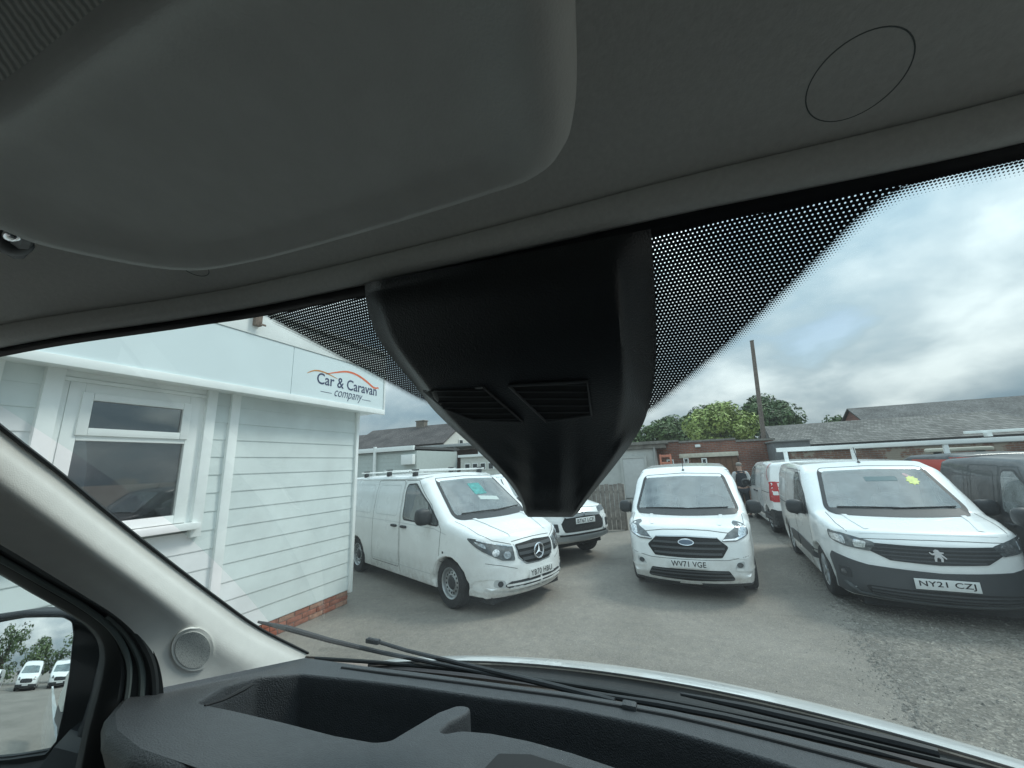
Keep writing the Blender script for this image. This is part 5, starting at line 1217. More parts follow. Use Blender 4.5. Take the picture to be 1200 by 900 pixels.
# lower edge of the dotted print, traced left to right
low = [(300, 362), (325, 375), (365, 397), (410, 422), (450, 443), (490, 464), (540, 485), (600, 505), (640, 510), (700, 503), (740, 490), (766, 474), (800, 444), (840, 410), (880, 374), (920, 336), (960, 297), (1000, 257), (1030, 233), (1060, 217), (1100, 205), (1150, 195), (1199, 186), (1260, 173), (1320, 160)]
low3 = [gpt(*p, .0015) for p in low]
lowp = [p for p in low3 if p is not None]
def edist(p):
    best = 9; sg = 1
    for a, b in zip(lowp[:-1], lowp[1:]):
        ab = b-a; k = max(0, min(1, (p-a).dot(ab)/ab.length_squared)); q = a+ab*k; d = (p-q).length
        if d < best:
            best = d; n2 = Vector((-(uvw(b)-uvw(a))[1], (uvw(b)-uvw(a))[0])); sg = 1 if (uvw(p)-uvw(a)).dot(n2) > 0 else -1
    return best*sg
ns, nt_ = 190, 110
S0, S1 = -.62, 1.0
rows = []; V = []; D = []
for j in range(nt_+1):
    for i in range(ns+1):
        p = G(S0+(S1-S0)*i/ns, .50+.498*j/nt_)-Vector((0, .72, .69))*.002; V.append(p); D.append(edist(p))
F = []
for j in range(nt_):
    for i in range(ns):
        a = j*(ns+1)+i; q = (a, a+1, a+ns+2, a+ns+1)
        if max(D[k] for k in q) > -.021: F.append(q)
fo = cp_('frit_print', (V, F), m_frit, gl, sharp=180)
u1 = fo.data.uv_layers.new(name='UVMap'); u2 = fo.data.uv_layers.new(name='edge')
for li, lp in enumerate(fo.data.loops):
    vi = lp.vertex_index; u1.data[li].uv = uvw(V[vi]); u2.data[li].uv = (D[vi], 0)
def gstrip(ta, tb, sa, sb, n, off): 
    return loft([[G(sa+(sb-sa)*i/n, t)-Vector((0, .72, .69))*off for i in range(n+1)] for t in (ta, (ta+tb)/2, tb)])
sb_ = [-1.05+2.1*i/60 for i in range(61)]
bl_ = [1-lut([(-.6, .0015), (-.35, .004), (0, .011), (.5, .009), (1.05, .006)], s) for s in sb_]
cp_('frit_band', loft([[G(s, t)-Vector((0, .72, .69))*.0035 for s, t in zip(sb_, bl_)], [G(s, 1)-Vector((0, .72, .69))*.0035 for s in sb_], [G(s, 1)+Vector((0, -.001, .012)) for s in sb_], [G(s, 1)+Vector((0, .006, .06)) for s in sb_]]), m_band, gl, sharp=180)
cp_('frit_band', loft([[G(s, t)-Vector((0, .72, .69))*.0035 for t in [k/30 for k in range(31)]] for s in (1.0, 1.03, 1.05)]), m_band, gl, sharp=180)
cp_('frit_band', gstrip(0.0, .012, -1.05, 1.05, 60, .0035), m_band, gl, sharp=180)
# ---- headliner, header trim, roof
def hoff(s): return lut([(-.5, .027), (0, .020), (.25, .017), (.6, .014), (1.05, .012)], s)
def hz_(s, v):
    """headliner: v=0 at the header trim, 1 at the bulkhead"""
    h = interp(HDR, s)
    y = h.y*(1-v)+(-1.0)*v
    edge_ = max(0, (abs(s)-.8)/.3)
    return Vector((h.x, y-.004, h.z+hoff(s)+.008+.14*(1-(1-min(1, v*1.6))**2)-.10*edge_**2*min(1, v*3)))
HV = loft([[hz_(s, v) for s in srow] for v in [k/30 for k in range(31)]], flip=True)
HL = cp_('headliner', HV, m_head, sharp=180); HB = bvh_of(HV)
def hpt(px, py, off=0.0):
    d = ray(px, py); h = HB.ray_cast(EYE, d); return None if h[0] is None else h[0]-d*off
# header moulding: a half-round bead along the windscreen top
rows = []
for s in srow:
    h = interp(HDR, s); c = h+Vector((0, -.010, hoff(s)))
    rows.append([c+Vector((0, .014, .014)), c+Vector((0, .014, -.006)), c+Vector((0, .009, -.014)), c+Vector((0, -.002, -.0165)), c+Vector((0, -.012, -.012)), c+Vector((0, -.018, -.002)), c+Vector((0, -.019, .006)), c+Vector((0, -.016, .012))])
cp_('header_trim', loft(rows), m_head, sharp=60)
rows = [[interp(HDR, s)+Vector((0, -.046, .022)), interp(HDR, s)+Vector((0, -.044, .010)), interp(HDR, s)+Vector((0, -.038, .014))] for s in srow]
# outer roof skin, right side, bulkhead: close the cab
cp_('roof_skin', loft([[hz_(s, v)+Vector((0, .03*(1-v), .05)) for s in srow] for v in (0, .3, .6, 1)]), m_pwhite)
cp_('bulkhead', join(box(X0-1.0, X0+1.0, -1.04, -1.0, .3, 2.4)), mat('bulkhead_grey', (.16, .165, .165), .8), smooth=False)
cp_('cab_floor', box(X0-.98, X0+.98, -1.0, 1.2, .50, .54), m_plast, smooth=False)
for s_ in (-1, 1):
    x = X0+s_*.99
    cp_('door_panel', box(min(x, x+s_*.06), max(x, x+s_*.06), -1.0, .72, .55, 1.30, .02), m_plastg)
    cp_('b_pillar', box(min(x, x+s_*.06), max(x, x+s_*.06), -1.0, -.55, 1.30, 2.28, .01), m_trim)
    cp_('cant_rail', tube([(x, -1, 2.22), (x, -.4, 2.24), (x, .0, 2.22), (x-s_*.0, .22, 2.16)], .045, 8), m_trim)
x = X0+.97
cp_('a_pillar_trim', tube([(x+.05, 1.05, 1.34), (x+.02, .8, 1.57), (x-.03, .55, 1.82), (x-.07, .28, 2.10)], [.06, .055, .05, .05], 12), m_trim)
# ring plug in the headliner
def ring_on(px, py, r, w, name, m, n=48, a0=0, a1=360, th=.002):
    c = hpt(px, py); nrm = HB.ray_cast(EYE, ray(px, py))[1]; nrm = nrm if nrm.z < 0 else -nrm
    u = nrm.orthogonal().normalized(); v = nrm.cross(u)
    pts = [c+nrm*th+(u*math.cos(R(a0+(a1-a0)*k/n))+v*math.sin(R(a0+(a1-a0)*k/n)))*r for k in range(n+1)]
    cp_(name, tube(pts, w, 6, False), m)
ring_on(1004, 92, .032, .0006, 'blanking_plug_ring', m_dgrey, th=-.0002)
ring_on(228, 313, .018, .0007, 'clip_cover_ring', m_dgrey, th=.0)
# ---- sun visor: padded panel folded up under the headliner
def visplane(px, py):
    # plane just below the headliner: through (0,.28,2.172), rising towards the rear
    d = ray(px, py); n = Vector((.035, .20, 1)).normalized(); p0 = Vector((-.25, .26, 2.152))
    return EYE+d*((p0-EYE).dot(n)/d.dot(n))
vout = [(-120, 190), (-60, 234), (0, 258), (60, 280), (120, 297), (175, 306), (205, 307), (300, 297), (370, 280), (450, 256), (540, 228), (610, 205), (645, 190), (664, 170), (673, 142), (676, 100), (675, 40), (671, -60), (664, -160), (645, -215), (600, -235), (420, -190), (300, -120), (130, 0), (0, 102), (-80, 155)]
vo_ = [Vector(p) for p in vout if p not in ((175, 306), (120, 297), (370, 280), (540, 228))]; nv_ = len(vo_); outp = []
for i in range(nv_):
    p0, p1, p2, p3 = (vo_[(i+k) % nv_] for k in (-1, 0, 1, 2))
    for k in range(6):
        s = k/6; outp.append(.5*((2*p1)+(p2-p0)*s+(2*p0-5*p1+4*p2-p3)*s*s+(3*p1-p0-3*p2+p3)*s**3))
c2 = sum((visplane(*p) for p in outp), Vector())/len(outp)
nv = Vector((.035, .20, 1)).normalized()
O3 = [visplane(*p) for p in outp]
layers = []
for sc, dz in ((.62, -.010), (.74, -.011), (.82, -.0155), (.885, -.0185), (.935, -.017), (.972, -.010), (.994, .001), (1.0, .012), (.99, .021), (.95, .027), (.5, .03)):
    layers.append([c2+(p-c2)*sc+nv*dz for p in O3])
vv = loft(layers, True); V_, F_ = vv; n_o = len(O3)
V_ = V_+[c2-nv*.010, c2+nv*.03]
for i in range(n_o):
    F_.append(((i+1) % n_o, i, len(V_)-2)); b0 = (len(layers)-1)*n_o; F_.append((b0+i, b0+(i+1) % n_o, len(V_)-1))
vis = cp_('sun_visor', (V_, F_), m_visor, sharp=180)
hg = visplane(8, 282)
cp_('visor_hinge', join(tube([hg+Vector((-.06, .02, .015)), hg+Vector((.025, .004, .006))], .008, 8), ball(hg+Vector((-.03, .01, .012)), .022, .014, .012)), m_plast, vis)
cp_('hinge_clip', ball(hg+Vector((.012, 0, .002)), .012, .006, .005), m_chrome, vis)
# ---- camera shroud on the glass
SHR = [ # pixel row: left, right, depth towards the cabin, ridge weight
 (299, 427, 763, .010, 0), (312, 428, 764, .026, 0), (328, 429, 765, .042, 0), (350, 433, 767, .058, 0), (385, 443, 769, .075, 0), (420, 462, 769, .085, 0), (450, 485, 766, .085, 0), (478, 506, 760, .075, .1), (500, 528, 752, .062, .25), (525, 556, 736, .050, .5), (550, 582, 717, .042, .8), (572, 601, 699, .038, 1), (590, 611, 685, .034, 1), (600, 614, 678, .030, 1), (606, 619, 671, .020, .8)]
top_extra = [(262, 424, 762, .01, 0), (292, 426, 762, .018, 0)]
rows = []; NU = 61
for (py, xl, xr, D_, rg) in SHR:
    row = []
    for i in range(NU):
        u = -1+2*i/(NU-1); px = (xl+xr)/2+(xr-xl)/2*u
        yy = py - (px-600)*.19*(1-min(1, max(0, (py-299)/135))) - 4*(1-u*u)*0
        p = gpt(px, yy) or onZ(px, yy, 2.213)
        d = ray(px, yy)
        e = 1-abs(u)**6 if True else 0
        if u < 0: base = min(1, (1+u)/.10); base = base*base*(3-2*base)
        else:
            q_ = min(1, (1-u)/.26); base = q_ if q_ < .85 else .85+.15*math.sin((q_-.85)/.15*math.pi/2)
            if rg > .4: base = min(1, (1-u)/.12)
        def sst(e0, e1, v): k_ = max(0, min(1, (v-e0)/(e1-e0))); return k_*k_*(3-2*k_)
        keel = .036*rg*sst(598, 628, px)*(1-sst(652, 680, px))
        row.append(p-d*(.006+D_*base+keel))
    rows.append(row)
# smooth rows along the length
def cr(rows, k):
    out = []
    n = len(rows)
    for i in range(n-1):
        for j in range(k):
            s = j/k; R4 = [rows[max(0, min(n-1, i+q))] for q in (-1, 0, 1, 2)]
            out.append([.5*((2*b)+(c-a)*s+(2*a-5*b+4*c-d)*s*s+(3*b-a-3*c+d)*s**3) for a, b, c, d in zip(*R4)])
    out.append(rows[-1]); return out
rows = cr(rows, 4)
SV = loft(rows)
tip = rows[-1]
shv = (SV[0]+[gpt(645, 606, .004)], SV[1]+[((len(rows)-1)*NU+i, (len(rows)-1)*NU+i+1, len(SV[0])) for i in range(NU-1)])
shr = cp_('camera_shroud', shv, m_shroud, sharp=50); SB = bvh_of(SV)
def sproj(a, b): return EYE, ray(a, b)
# vents with slats
for poly, bars in (([(497, 458), (566, 454), (612, 494), (556, 492), (520, 478)], 6), ([(596, 452), (688, 447), (693, 486), (640, 494)], 6)):
    v0 = cp_('vent_recess', patch(SB, poly, sproj, .001, 9, .003, 8), m_gap, shr, sharp=60)
    cp_('vent_frame', tube([(lambda h: h[0]+(-ray(*q))*.003)(SB.ray_cast(EYE, ray(*q))) for q in [Vector(p) for p in poly+[poly[0]]]], .0024, 6), mat('vent_edge', (.06, .065, .07), .45), v0)
    ys = [p[1] for p in poly]
    for k in range(bars):
        y = min(ys)+4+(max(ys)-min(ys)-7)*k/(bars-1)
        xs = []
        for a, b in zip(poly, poly[1:]+poly[:1]):
            if (a[1] > y) != (b[1] > y): xs.append(a[0]+(b[0]-a[0])*(y-a[1])/(b[1]-a[1]))
        if len(xs) >= 2 and max(xs)-min(xs) > 8:
            q = [SB.ray_cast(EYE, ray(min(xs)+2+(max(xs)-min(xs)-4)*j/6, y)) for j in range(7)]
            cp_('vent_slat', tube([h[0]-ray(600, 450)*.002 for h in q if h[0]], .0018, 5), m_plastg, v0)
# ---- left A pillar trim
def poly3(pix, xs): return [onX(p[0], p[1], x) for p, x in zip(pix, xs)]
We = [(-90, 448), (0, 518), (60, 563), (120, 611), (185, 661), (250, 709), (300, 743), (357, 771)]
Wx = [-.94, -.97, -1.0, -1.03, -1.06, -1.09, -1.115, -1.135]
Se = [(-90, 590), (0, 638), (50, 668), (97, 697), (136, 722), (162, 747), (180, 780), (184, 807)]
Sx = [-1.07, -1.08, -1.085, -1.09, -1.095, -1.10, -1.105, -1.11]
def dens(pts, k=6):
    out = []; n = len(pts)
    for i in range(n-1):
        for j in range(k):
            s = j/k; a, b, c, d = (Vector(pts[max(0, min(n-1, i+q))]) for q in (-1, 0, 1, 2))
            out.append(.5*((2*b)+(c-a)*s+(2*a-5*b+4*c-d)*s*s+(3*b-a-3*c+d)*s**3))
    out.append(Vector(pts[-1])); return out
W3 = dens(poly3(We, Wx)); S3 = dens(poly3(Se, Sx))
rows = []
NP = 14
for j in range(NP+1):
    k = j/NP; row = []
    for i, (a, b) in enumerate(zip(W3, S3)):
        p = a.lerp(b, k); d = (EYE-p).normalized(); L_ = i/(len(W3)-1)
        bul = (.035*math.sin(math.pi*k**.75))*(1-.35*L_)
        crease = .010*math.exp(-((k-.42)/.16)**2)
        row.append(p+d*(bul+crease))
    rows.append(row)
edgeW = [p+Vector((0, .012, .012)) for p in rows[0]]
PV = loft([edgeW]+rows)
pil = cp_('a_pillar_trim', PV, m_trim, sharp=70); PB = bvh_of(PV)
cp_('pillar_seal', tube([p+Vector((0, .012, .008)) for p in rows[0]], .0035, 6), m_rub, pil)
# tweeter grille
def pproj(a, b): return EYE, ray(a, b)
tw = cp_('tweeter_rim', patch(PB, [(225+24.5*math.cos(t*math.pi/16)+3*math.sin(t*math.pi/16), 760+25*math.sin(t*math.pi/16)-3*math.cos(t*math.pi/16)) for t in range(32)], pproj, .005, 8, .008, 5), m_trim, pil)
m_grl = bpy.data.materials.new('tweeter_mesh'); m_grl.use_nodes = True; t = m_grl.node_tree; b = t.nodes['Principled BSDF']
tcn = N(t, 'ShaderNodeTexCoord'); vo = N(t, 'ShaderNodeTexVoronoi', i_Scale=520.0, i_Randomness=1.0); L(t, tcn.outputs['Object'], vo.inputs['Vector'])
r_ = ramp(t, vo.outputs['Distance'], [(.22, (.10, .10, .10)), (.36, (.62, .63, .60))]); L(t, r_.outputs[0], b.inputs['Base Color']); b.inputs['Roughness'].default_value = .6
cp_('tweeter_mesh', patch(PB, [(225+20.5*math.cos(t*math.pi/16)+2.5*math.sin(t*math.pi/16), 760+21.5*math.sin(t*math.pi/16)-2.5*math.cos(t*math.pi/16)) for t in range(32)], pproj, .0065, 8, .004, 5), m_grl, tw)
# ---- left door aperture: seals, frame
L0 = [(-90, 584), (0, 633), (60, 669), (110, 698), (149, 724), (174, 753), (188, 785), (192, 830), (185, 900)]
L1 = [(-90, 606), (0, 653), (55, 684), (99, 710), (131, 736), (149, 766), (153, 800), (141, 870), (128, 930)]
L2 = [(-90, 626), (0, 671), (45, 697), (84, 719), (114, 740), (125, 765), (121, 800), (106, 860), (92, 930)]
P0, P1, P2 = (dens(poly3(l, [x]*len(l)), 5) for l, x in ((L0, -1.10), (L1, -1.125), (L2, -1.15)))
cp_('door_aperture', loft([P0, P1]), m_rub, sharp=180)
cp_('door_seal', tube([p.lerp(q, .25) for p, q in zip(P0, P1)], .008, 8), m_rub)
cp_('sill_flange', tube([p.lerp(q, .62) for p, q in zip(P0, P1)][18:], .006, 8), m_dgrey)
df = cp_('door_frame', loft([P1, [p.lerp(q, .5)+Vector((.012, 0, 0)) for p, q in zip(P1, P2)], P2, [p+Vector((-.03, 0, 0)) for p in P2]]), m_rub, sharp=50)
cp_('frame_edge', tube([p.lerp(q, .15)+Vector((.008, 0, 0)) for p, q in zip(P1, P2)], .005, 6), m_dgrey, df)
# side glass
sgl = [onX(p[0], p[1], -1.158) for p in L2]+[Vector((-1.158, -.2, 1.2)), Vector((-1.158, -.2, 2.1))]
cen = sum(sgl, Vector())/len(sgl)
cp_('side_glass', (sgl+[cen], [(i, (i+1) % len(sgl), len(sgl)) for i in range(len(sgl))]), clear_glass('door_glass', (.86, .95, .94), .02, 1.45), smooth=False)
# door inner panel top below the window
cp_('door_top', box(-1.19, -1.13, -.5, .50, 1.16, 1.29, .012), m_dgrey)
# ---- door mirror
mr_in = ray(45, 768)
mn = ((-mr_in)+Vector((-.12, -1, -.02)).normalized()).normalized()
mc = EYE+ray(35, 806)*1.50
def mplane(px, py, off=0.0):
    d = ray(px, py); return EYE+d*((mc-mn*off-EYE).dot(mn)/d.dot(mn))
mo_ = [(-48, 742), (-10, 730), (30, 724), (70, 724), (82, 730), (84, 745), (80, 790), (72, 835), (64, 868), (52, 882), (10, 888), (-48, 892)]
mpoly = resample(arcpoly([(*p, 6) for p in mo_], 4), 8)
mcx = mplane(20, 806)
Rm = 1.25
def bulge(p): return p+mn*(-((p-mcx).length_squared)/(2*Rm))
mu = mn.cross(Vector((0, 0, 1))).normalized(); mv = mu.cross(mn)
v2, tr_, _ = fill([Vector(p) for p in mpoly], 9)
m_mir = mat('mirror_silver', (.86, .88, .87), .01, metal=1.0)
dmr = empty('tmp'); bpy.data.objects.remove(dmr)
hout = [(-60, 732), (-20, 722), (30, 715), (78, 715), (108, 724), (127, 741), (128, 765), (118, 810), (106, 850), (92, 880), (70, 902), (20, 912), (-60, 915)]
hpoly = resample(arcpoly([(*p, 8) for p in hout], 4), 10)
H0 = [mplane(*p, .004) for p in hpoly]; hc = sum(H0, Vector())/len(H0)
lay = [[hc+(p-hc)*.86+mn*-.002 for p in H0], [hc+(p-hc)*.93+mn*.006 for p in H0], [hc+(p-hc)*.985+mn*.004 for p in H0], H0, [hc+(p-hc)*.99-mn*.05 for p in H0], [hc+(p-hc)*.9-mn*.10 for p in H0], [hc+(p-hc)*.6-mn*.13 for p in H0], [hc-mn*.135 for p in H0]]
hs_ = cp_('door_mirror', loft(lay, True), m_plast, sharp=60)
# inner bezel wall around the glass
cp_('mirror_bezel', loft([[mplane(20+(p[0]-20)*1.03, 806+(p[1]-806)*1.03, -.010) for p in mpoly], [bulge(mplane(*p))+mn*.002 for p in mpoly]], True), m_plast, hs_)
nF = [q for q in tr_]
MV = [bulge(mplane(p[0], p[1], -.006)) for p in v2]
ff = []
for q in nF:
    a, b, c = (MV[i] for i in q); ff.append(q if (b-a).cross(c-a).dot(mn) > 0 else q[::-1])
mg = cp_('mirror_glass', (MV, ff), m_mir, hs_, sharp=180)
cp_('mirror_arm', tube([hc+mu*0-mn*.05+Vector((.10, 0, -.12)), Vector((-1.16, .60, 1.32))], [.05, .04], 10), m_plast, hs_)
# ---- dashboard: top rises gently towards the seats, long open tray along the screen
def dz_(y): return 1.385+.27*(.98-y) if y < .98 else 1.385-.10*(y-.98)
def onDash(px, py, up=0.0):
    d = ray(px, py)
    t = (1.6496+up-CAMH)/(d.z+.27*d.y); p = EYE+d*t
    if p.y > .98: p = EYE+d*((1.483+up-CAMH)/(d.z+.10*d.y))
    return p
tray = [onDash(*p) for p in [(226, 824), (262, 803), (300, 793), (352, 789), (420, 796), (480, 803), (540, 812), (600, 820), (660, 828), (720, 840), (780, 853), (840, 870), (900, 888), (980, 915), (1060, 948), (1100, 1010), (900, 970), (742, 908), (720, 900), (670, 883), (620, 869), (575, 860), (540, 857), (520, 861), (512, 857), (524, 846), (545, 835), (550, 829), (537, 827), (515, 835), (476, 858), (458, 869), (438, 871), (392, 863), (330, 847), (270, 833)]]
tlp = resample(arcpoly([(p.x, p.y, .03) for p in tray], .012), .016)
leftp = [onDash(*p) for p in [(357, 771), (255, 786), (183, 806), (150, 817), (135, 836), (137, 855), (165, 877), (240, 903)]]
far = [(p.x, p.y) for p in (onDash(*q) for q in [(1420, 1015), (1250, 952), (1100, 906), (1000, 881), (900, 857), (844, 845), (788, 833), (724, 822), (660, 811), (600, 803), (540, 795), (480, 787), (420, 780), (380, 774)])]
outer = far+[(p.x, p.y) for p in leftp]+[(leftp[-1].x+.12, .44), (-.3, .40), (.3, .40), (X0+.97, .44)]
olp = resample(arcpoly([(p[0], p[1], .06 if i > len(far)+1 else 0) for i, p in enumerate(outer)], .012), .025)
def two_loop_fill(o, h, step):
    V = [Vector(p) for p in o]+[Vector(p) for p in h]; n = len(o); m = len(h)
    xs = [p[0] for p in o]; ys = [p[1] for p in o]; y = min(ys)+step/2
    bd = V[:]
    while y < max(ys):
        x = min(xs)+step/2
        while x < max(xs):
            if inside((x, y), o) and not inside((x, y), h):
                q = Vector((x, y))
                if min((q-p).length_squared for p in bd) > (.4*step)**2: V.append(q)
            x += step
        y += step
    r = delaunay_2d_cdt(V, [(i, (i+1) % n) for i in range(n)]+[(n+i, n+(i+1) % m) for i in range(m)], [], 1, 1e-6)
    F = []
    for t in r[2]:
        c = (r[0][t[0]]+r[0][t[1]]+r[0][t[2]])/3
        if not inside(c, h): F.append(tuple(t))
    return r[0], F
v2, tf = two_loop_fill(olp, tlp, .04)
ds = cp_('dashboard', ([(p[0], p[1], dz_(p[1])) for p in v2], tf), m_dash, sharp=60)
tc_ = sum(tlp, Vector((0, 0)))/len(tlp)
nrm2 = []
for i in range(len(tlp)):
    t = (tlp[(i+1) % len(tlp)]-tlp[i-1]).normalized(); nrm2.append(Vector((-t[1], t[0])))
sgn_ = 1 if inside(tlp[5]+nrm2[5]*.01, tlp) else -1
rings = []
for ins, dp in ((0, 0), (.002, .001), (.004, .004), (.005, .010), (.006, .05), (.010, .20), (.014, .21), (.022, .215)):
    rings.append([(p[0]+n_[0]*sgn_*ins, p[1]+n_[1]*sgn_*ins, dz_(p[1])-dp) for p, n_ in zip(tlp, nrm2)])
cp_('tray_wall', loft(rings, True), m_dash, ds, sharp=50)
v3, tf3, _ = fill([Vector(p[:2]) for p in rings[-1]], .06)
cp_('tray_floor', ([(p[0], p[1], dz_(p[1])-.215) for p in v3], tf3), mat('tray_shade', (.014, .015, .016), .9), ds)  # floor near black: the deep tray's shade put into its colour
k0 = len(far)
edge_loop = [Vector(p) for p in resample([Vector(q) for q in arcpoly([(p.x, p.y, .06) for p in leftp[2:]], .01)[2:-2]]+[Vector((leftp[-1].x+.12, .44)), Vector((-.3, .40)), Vector((.3, .40)), Vector((X0+.97, .44))], .02, False)]
er = []
for j, (o_, dp) in enumerate(((0, 0), (.008, .003), (.014, .010), (.016, .022), (.008, .05), (-.03, .12), (-.05, .35))):
    row = []
    for i, p in enumerate(edge_loop):
        t = (edge_loop[min(i+1, len(edge_loop)-1)]-edge_loop[max(i-1, 0)]).normalized(); nn = Vector((t[1], -t[0]))
        row.append((p[0]+nn[0]*o_, p[1]+nn[1]*o_, dz_(p[1])-dp))
    er.append(row)
cp_('dash_roll', loft(er, flip=True), m_dash, ds, sharp=60)
cp_('screen_ledge', loft([[(x, y, dz_(y)) for x, y in far], [(x, y+.012, dz_(y)-.006) for x, y in far], [(x, y+.02, dz_(y)-.05) for x, y in far], [(x, y+.14, 1.27) for x, y in far]], flip=True), m_cowl, ds)
# demister slot along the screen
cp_('demister_slot', tube([onDash(*p, .0005) for p in [(0, 0), (0, 0), (400, 783), (470, 792), (540, 801), (600, 809), (660, 817), (724, 828), (788, 840), (844, 853), (900, 867), (1000, 893), (1100, 922)]][2:], .0045, 6), m_gap, ds)
cp_('screen_seal', tube([G(-1.0+2.0*k/40, .015)+Vector((0, -.016, -.004)) for k in range(41)], .006, 8), m_rub, ds)
cp_('tray_latch', tube([onDash(*p, .001) for p in [(240, 827), (262, 820), (285, 808), (296, 802)]], [.002, .003, .005, .003], 6), m_gap, ds)
h = onDash(738, 830); cp_('light_sensor', box(h.x-.017, h.x+.017, h.y-.012, h.y+.012, h.z-.01, h.z+.012, .006), m_dash, ds)
cp_('recess_shade_patch', patch(bvh_of(([(p[0], p[1], dz_(p[1])) for p in v2], tf)), arcpoly([(558, 912, 6), (584, 884, 6), (622, 885, 6), (690, 907, 6), (700, 930, 6), (560, 930, 4)], 4), sproj, .0012, 14, .002, 10), mat('recess_shade', (.012, .013, .014), .8), ds)  # flat dark patch painted in place of a shaded hollow
h = onX(128, 873, -1.12); cp_('door_pin_switch', join(ball(h, .012, .012, .016), ball(h+Vector((.008, -.004, .0)), .008, .008, .008)), m_plast)
# ---- outside: cowl, bonnet, wipers
def bz(x, y): return 1.964-.4685*y-.55*max(0, y-1.65)**2-.42*max(0, 1.65-y)**2-.072*(x-X0)**2
bx = [-1.16+i*.066 for i in range(32)]
cp_('cowl', loft([[(x, 1.245-.17*((x-X0)/1.02)**2+.0, 1.292+.03*((x-X0)/1.02)**2) for x in bx], [(x, 1.30-.13*((x-X0)/1.02)**2, 1.262-.03*(x-X0)**2) for x in bx], [(x, 1.40-.12*((x-X0)/1.02)**2, bz(x, 1.40-.12*((x-X0)/1.02)**2)-.010) for x in bx]]), m_cowl)
brow = []
for k in range(26):
    f_ = k/25; brow.append([(X0+(x-X0)*(1-.10*f_), 1.385-.12*((x-X0)/1.02)**2+f_*.80-.10*f_*((x-X0)/1)**2, bz(x, 1.385-.12*((x-X0)/1.02)**2+f_*.80)) for x in bx])
bn_ = cp_('bonnet', loft(brow), m_pwhite, sharp=180)
cp_('bonnet_gap', tube([Vector(p)+Vector((0, .0, .001)) for p in brow[0]], .003, 6), m_gap, bn_)
fb = brow[-1]
cp_('front_end', loft([fb, [(p[0], p[1]+.08, p[2]-.12) for p in fb], [(p[0], p[1]+.12, .35) for p in fb]]), m_pwhite)
for s_ in (1, -1): cp_('front_wing', loft([[r[-1 if s_ > 0 else 0] for r in brow], [(r[-1 if s_ > 0 else 0][0]+s_*.06, r[0][1], r[-1 if s_ > 0 else 0][2]-.15) for r in brow], [(r[-1 if s_ > 0 else 0][0]+s_*.06, r[0][1], .4) for r in brow]], flip=s_ < 0), m_pwhite)
for s_ in (1, -1): cp_('cab_side', box(min(X0+s_*1.02, X0+s_*1.06), max(X0+s_*1.02, X0+s_*1.06), -5, .9, .4, 1.2), m_pwhite, smooth=False)
def outp_(px, py, off): 
    d = ray(px, py); h_ = GB.ray_cast(EYE, d); return (h_[0] if h_[0] else onZ(px, py, 1.33))+Vector((0, .72, .69))*off
wb1 = [outp_(*p, .028) for p in [(297, 737), (330, 747), (380, 761), (440, 775), (500, 788), (570, 803), (620, 814)]]
w1 = cp_('wiper', tube(wb1, [.005, .009, .008, .007, .006, .005, .002], 8), m_plast)
cp_('wiper_arm', join(tube([outp_(*p, .038) for p in [(424, 763), (470, 777), (540, 796), (640, 822), (720, 844)]], [.006, .006, .007, .008, .008], 8), box(*(lambda q: (q.x-.035, q.x+.02, q.y-.008, q.y+.008, q.z-.008, q.z+.007))(outp_(432, 766, .038)), .004)), m_plast, w1)
wb2 = [outp_(*p, .026) for p in [(640, 818), (700, 828), (770, 840), (850, 856), (950, 880), (1040, 903), (1076, 913)]]
w2 = cp_('wiper', tube(wb2, [.002, .006, .008, .008, .008, .006, .002], 8), m_plast)
cp_('wiper_arm', tube([outp_(*p, .05) for p in [(800, 842), (880, 860), (980, 886), (1070, 910), (1120, 924)]], [.004, .008, .009, .009, .008], 8), m_plast, w2)

# pale ribbed panel added behind the visor, tilted to catch windscreen light
m_rib = bpy.data.materials.new('ribbed_fabric'); m_rib.use_nodes = True; t = m_rib.node_tree; b = t.nodes['Principled BSDF']; b.inputs['Roughness'].default_value = .9
tcn = N(t, 'ShaderNodeTexCoord'); wv = N(t, 'ShaderNodeTexWave', i_Scale=75.0, i_Distortion=1.5, i_Detail=2.0); wv.bands_direction = 'DIAGONAL'; L(t, tcn.outputs['Object'], wv.inputs['Vector'])
r_ = ramp(t, wv.outputs[1], [(.2, (.50, .53, .51)), (.8, (.78, .80, .77))]); L(t, r_.outputs[0], b.inputs['Base Color'])
bn2 = N(t, 'ShaderNodeBump', i_Strength=.5, i_Distance=.003); L(t, wv.outputs[1], bn2.inputs['Height']); L(t, bn2.outputs[0], b.inputs['Normal'])
q = [EYE+ray(-150, 190)*.62, EYE+ray(170, 0)*.47, EYE+ray(150, -160)*.62, EYE+ray(-200, -20)*.75]
lip = []
for i in range(9):
    a_, b_ = q[0].lerp(q[1], i/8), q[3].lerp(q[2], i/8)
    lip.append([a_.lerp(b_, j/6)+Vector((0, 0, -.012*math.sin(math.pi*j/6))) for j in range(7)])
cp_('bright_fabric_panel', loft(lip), m_rib)
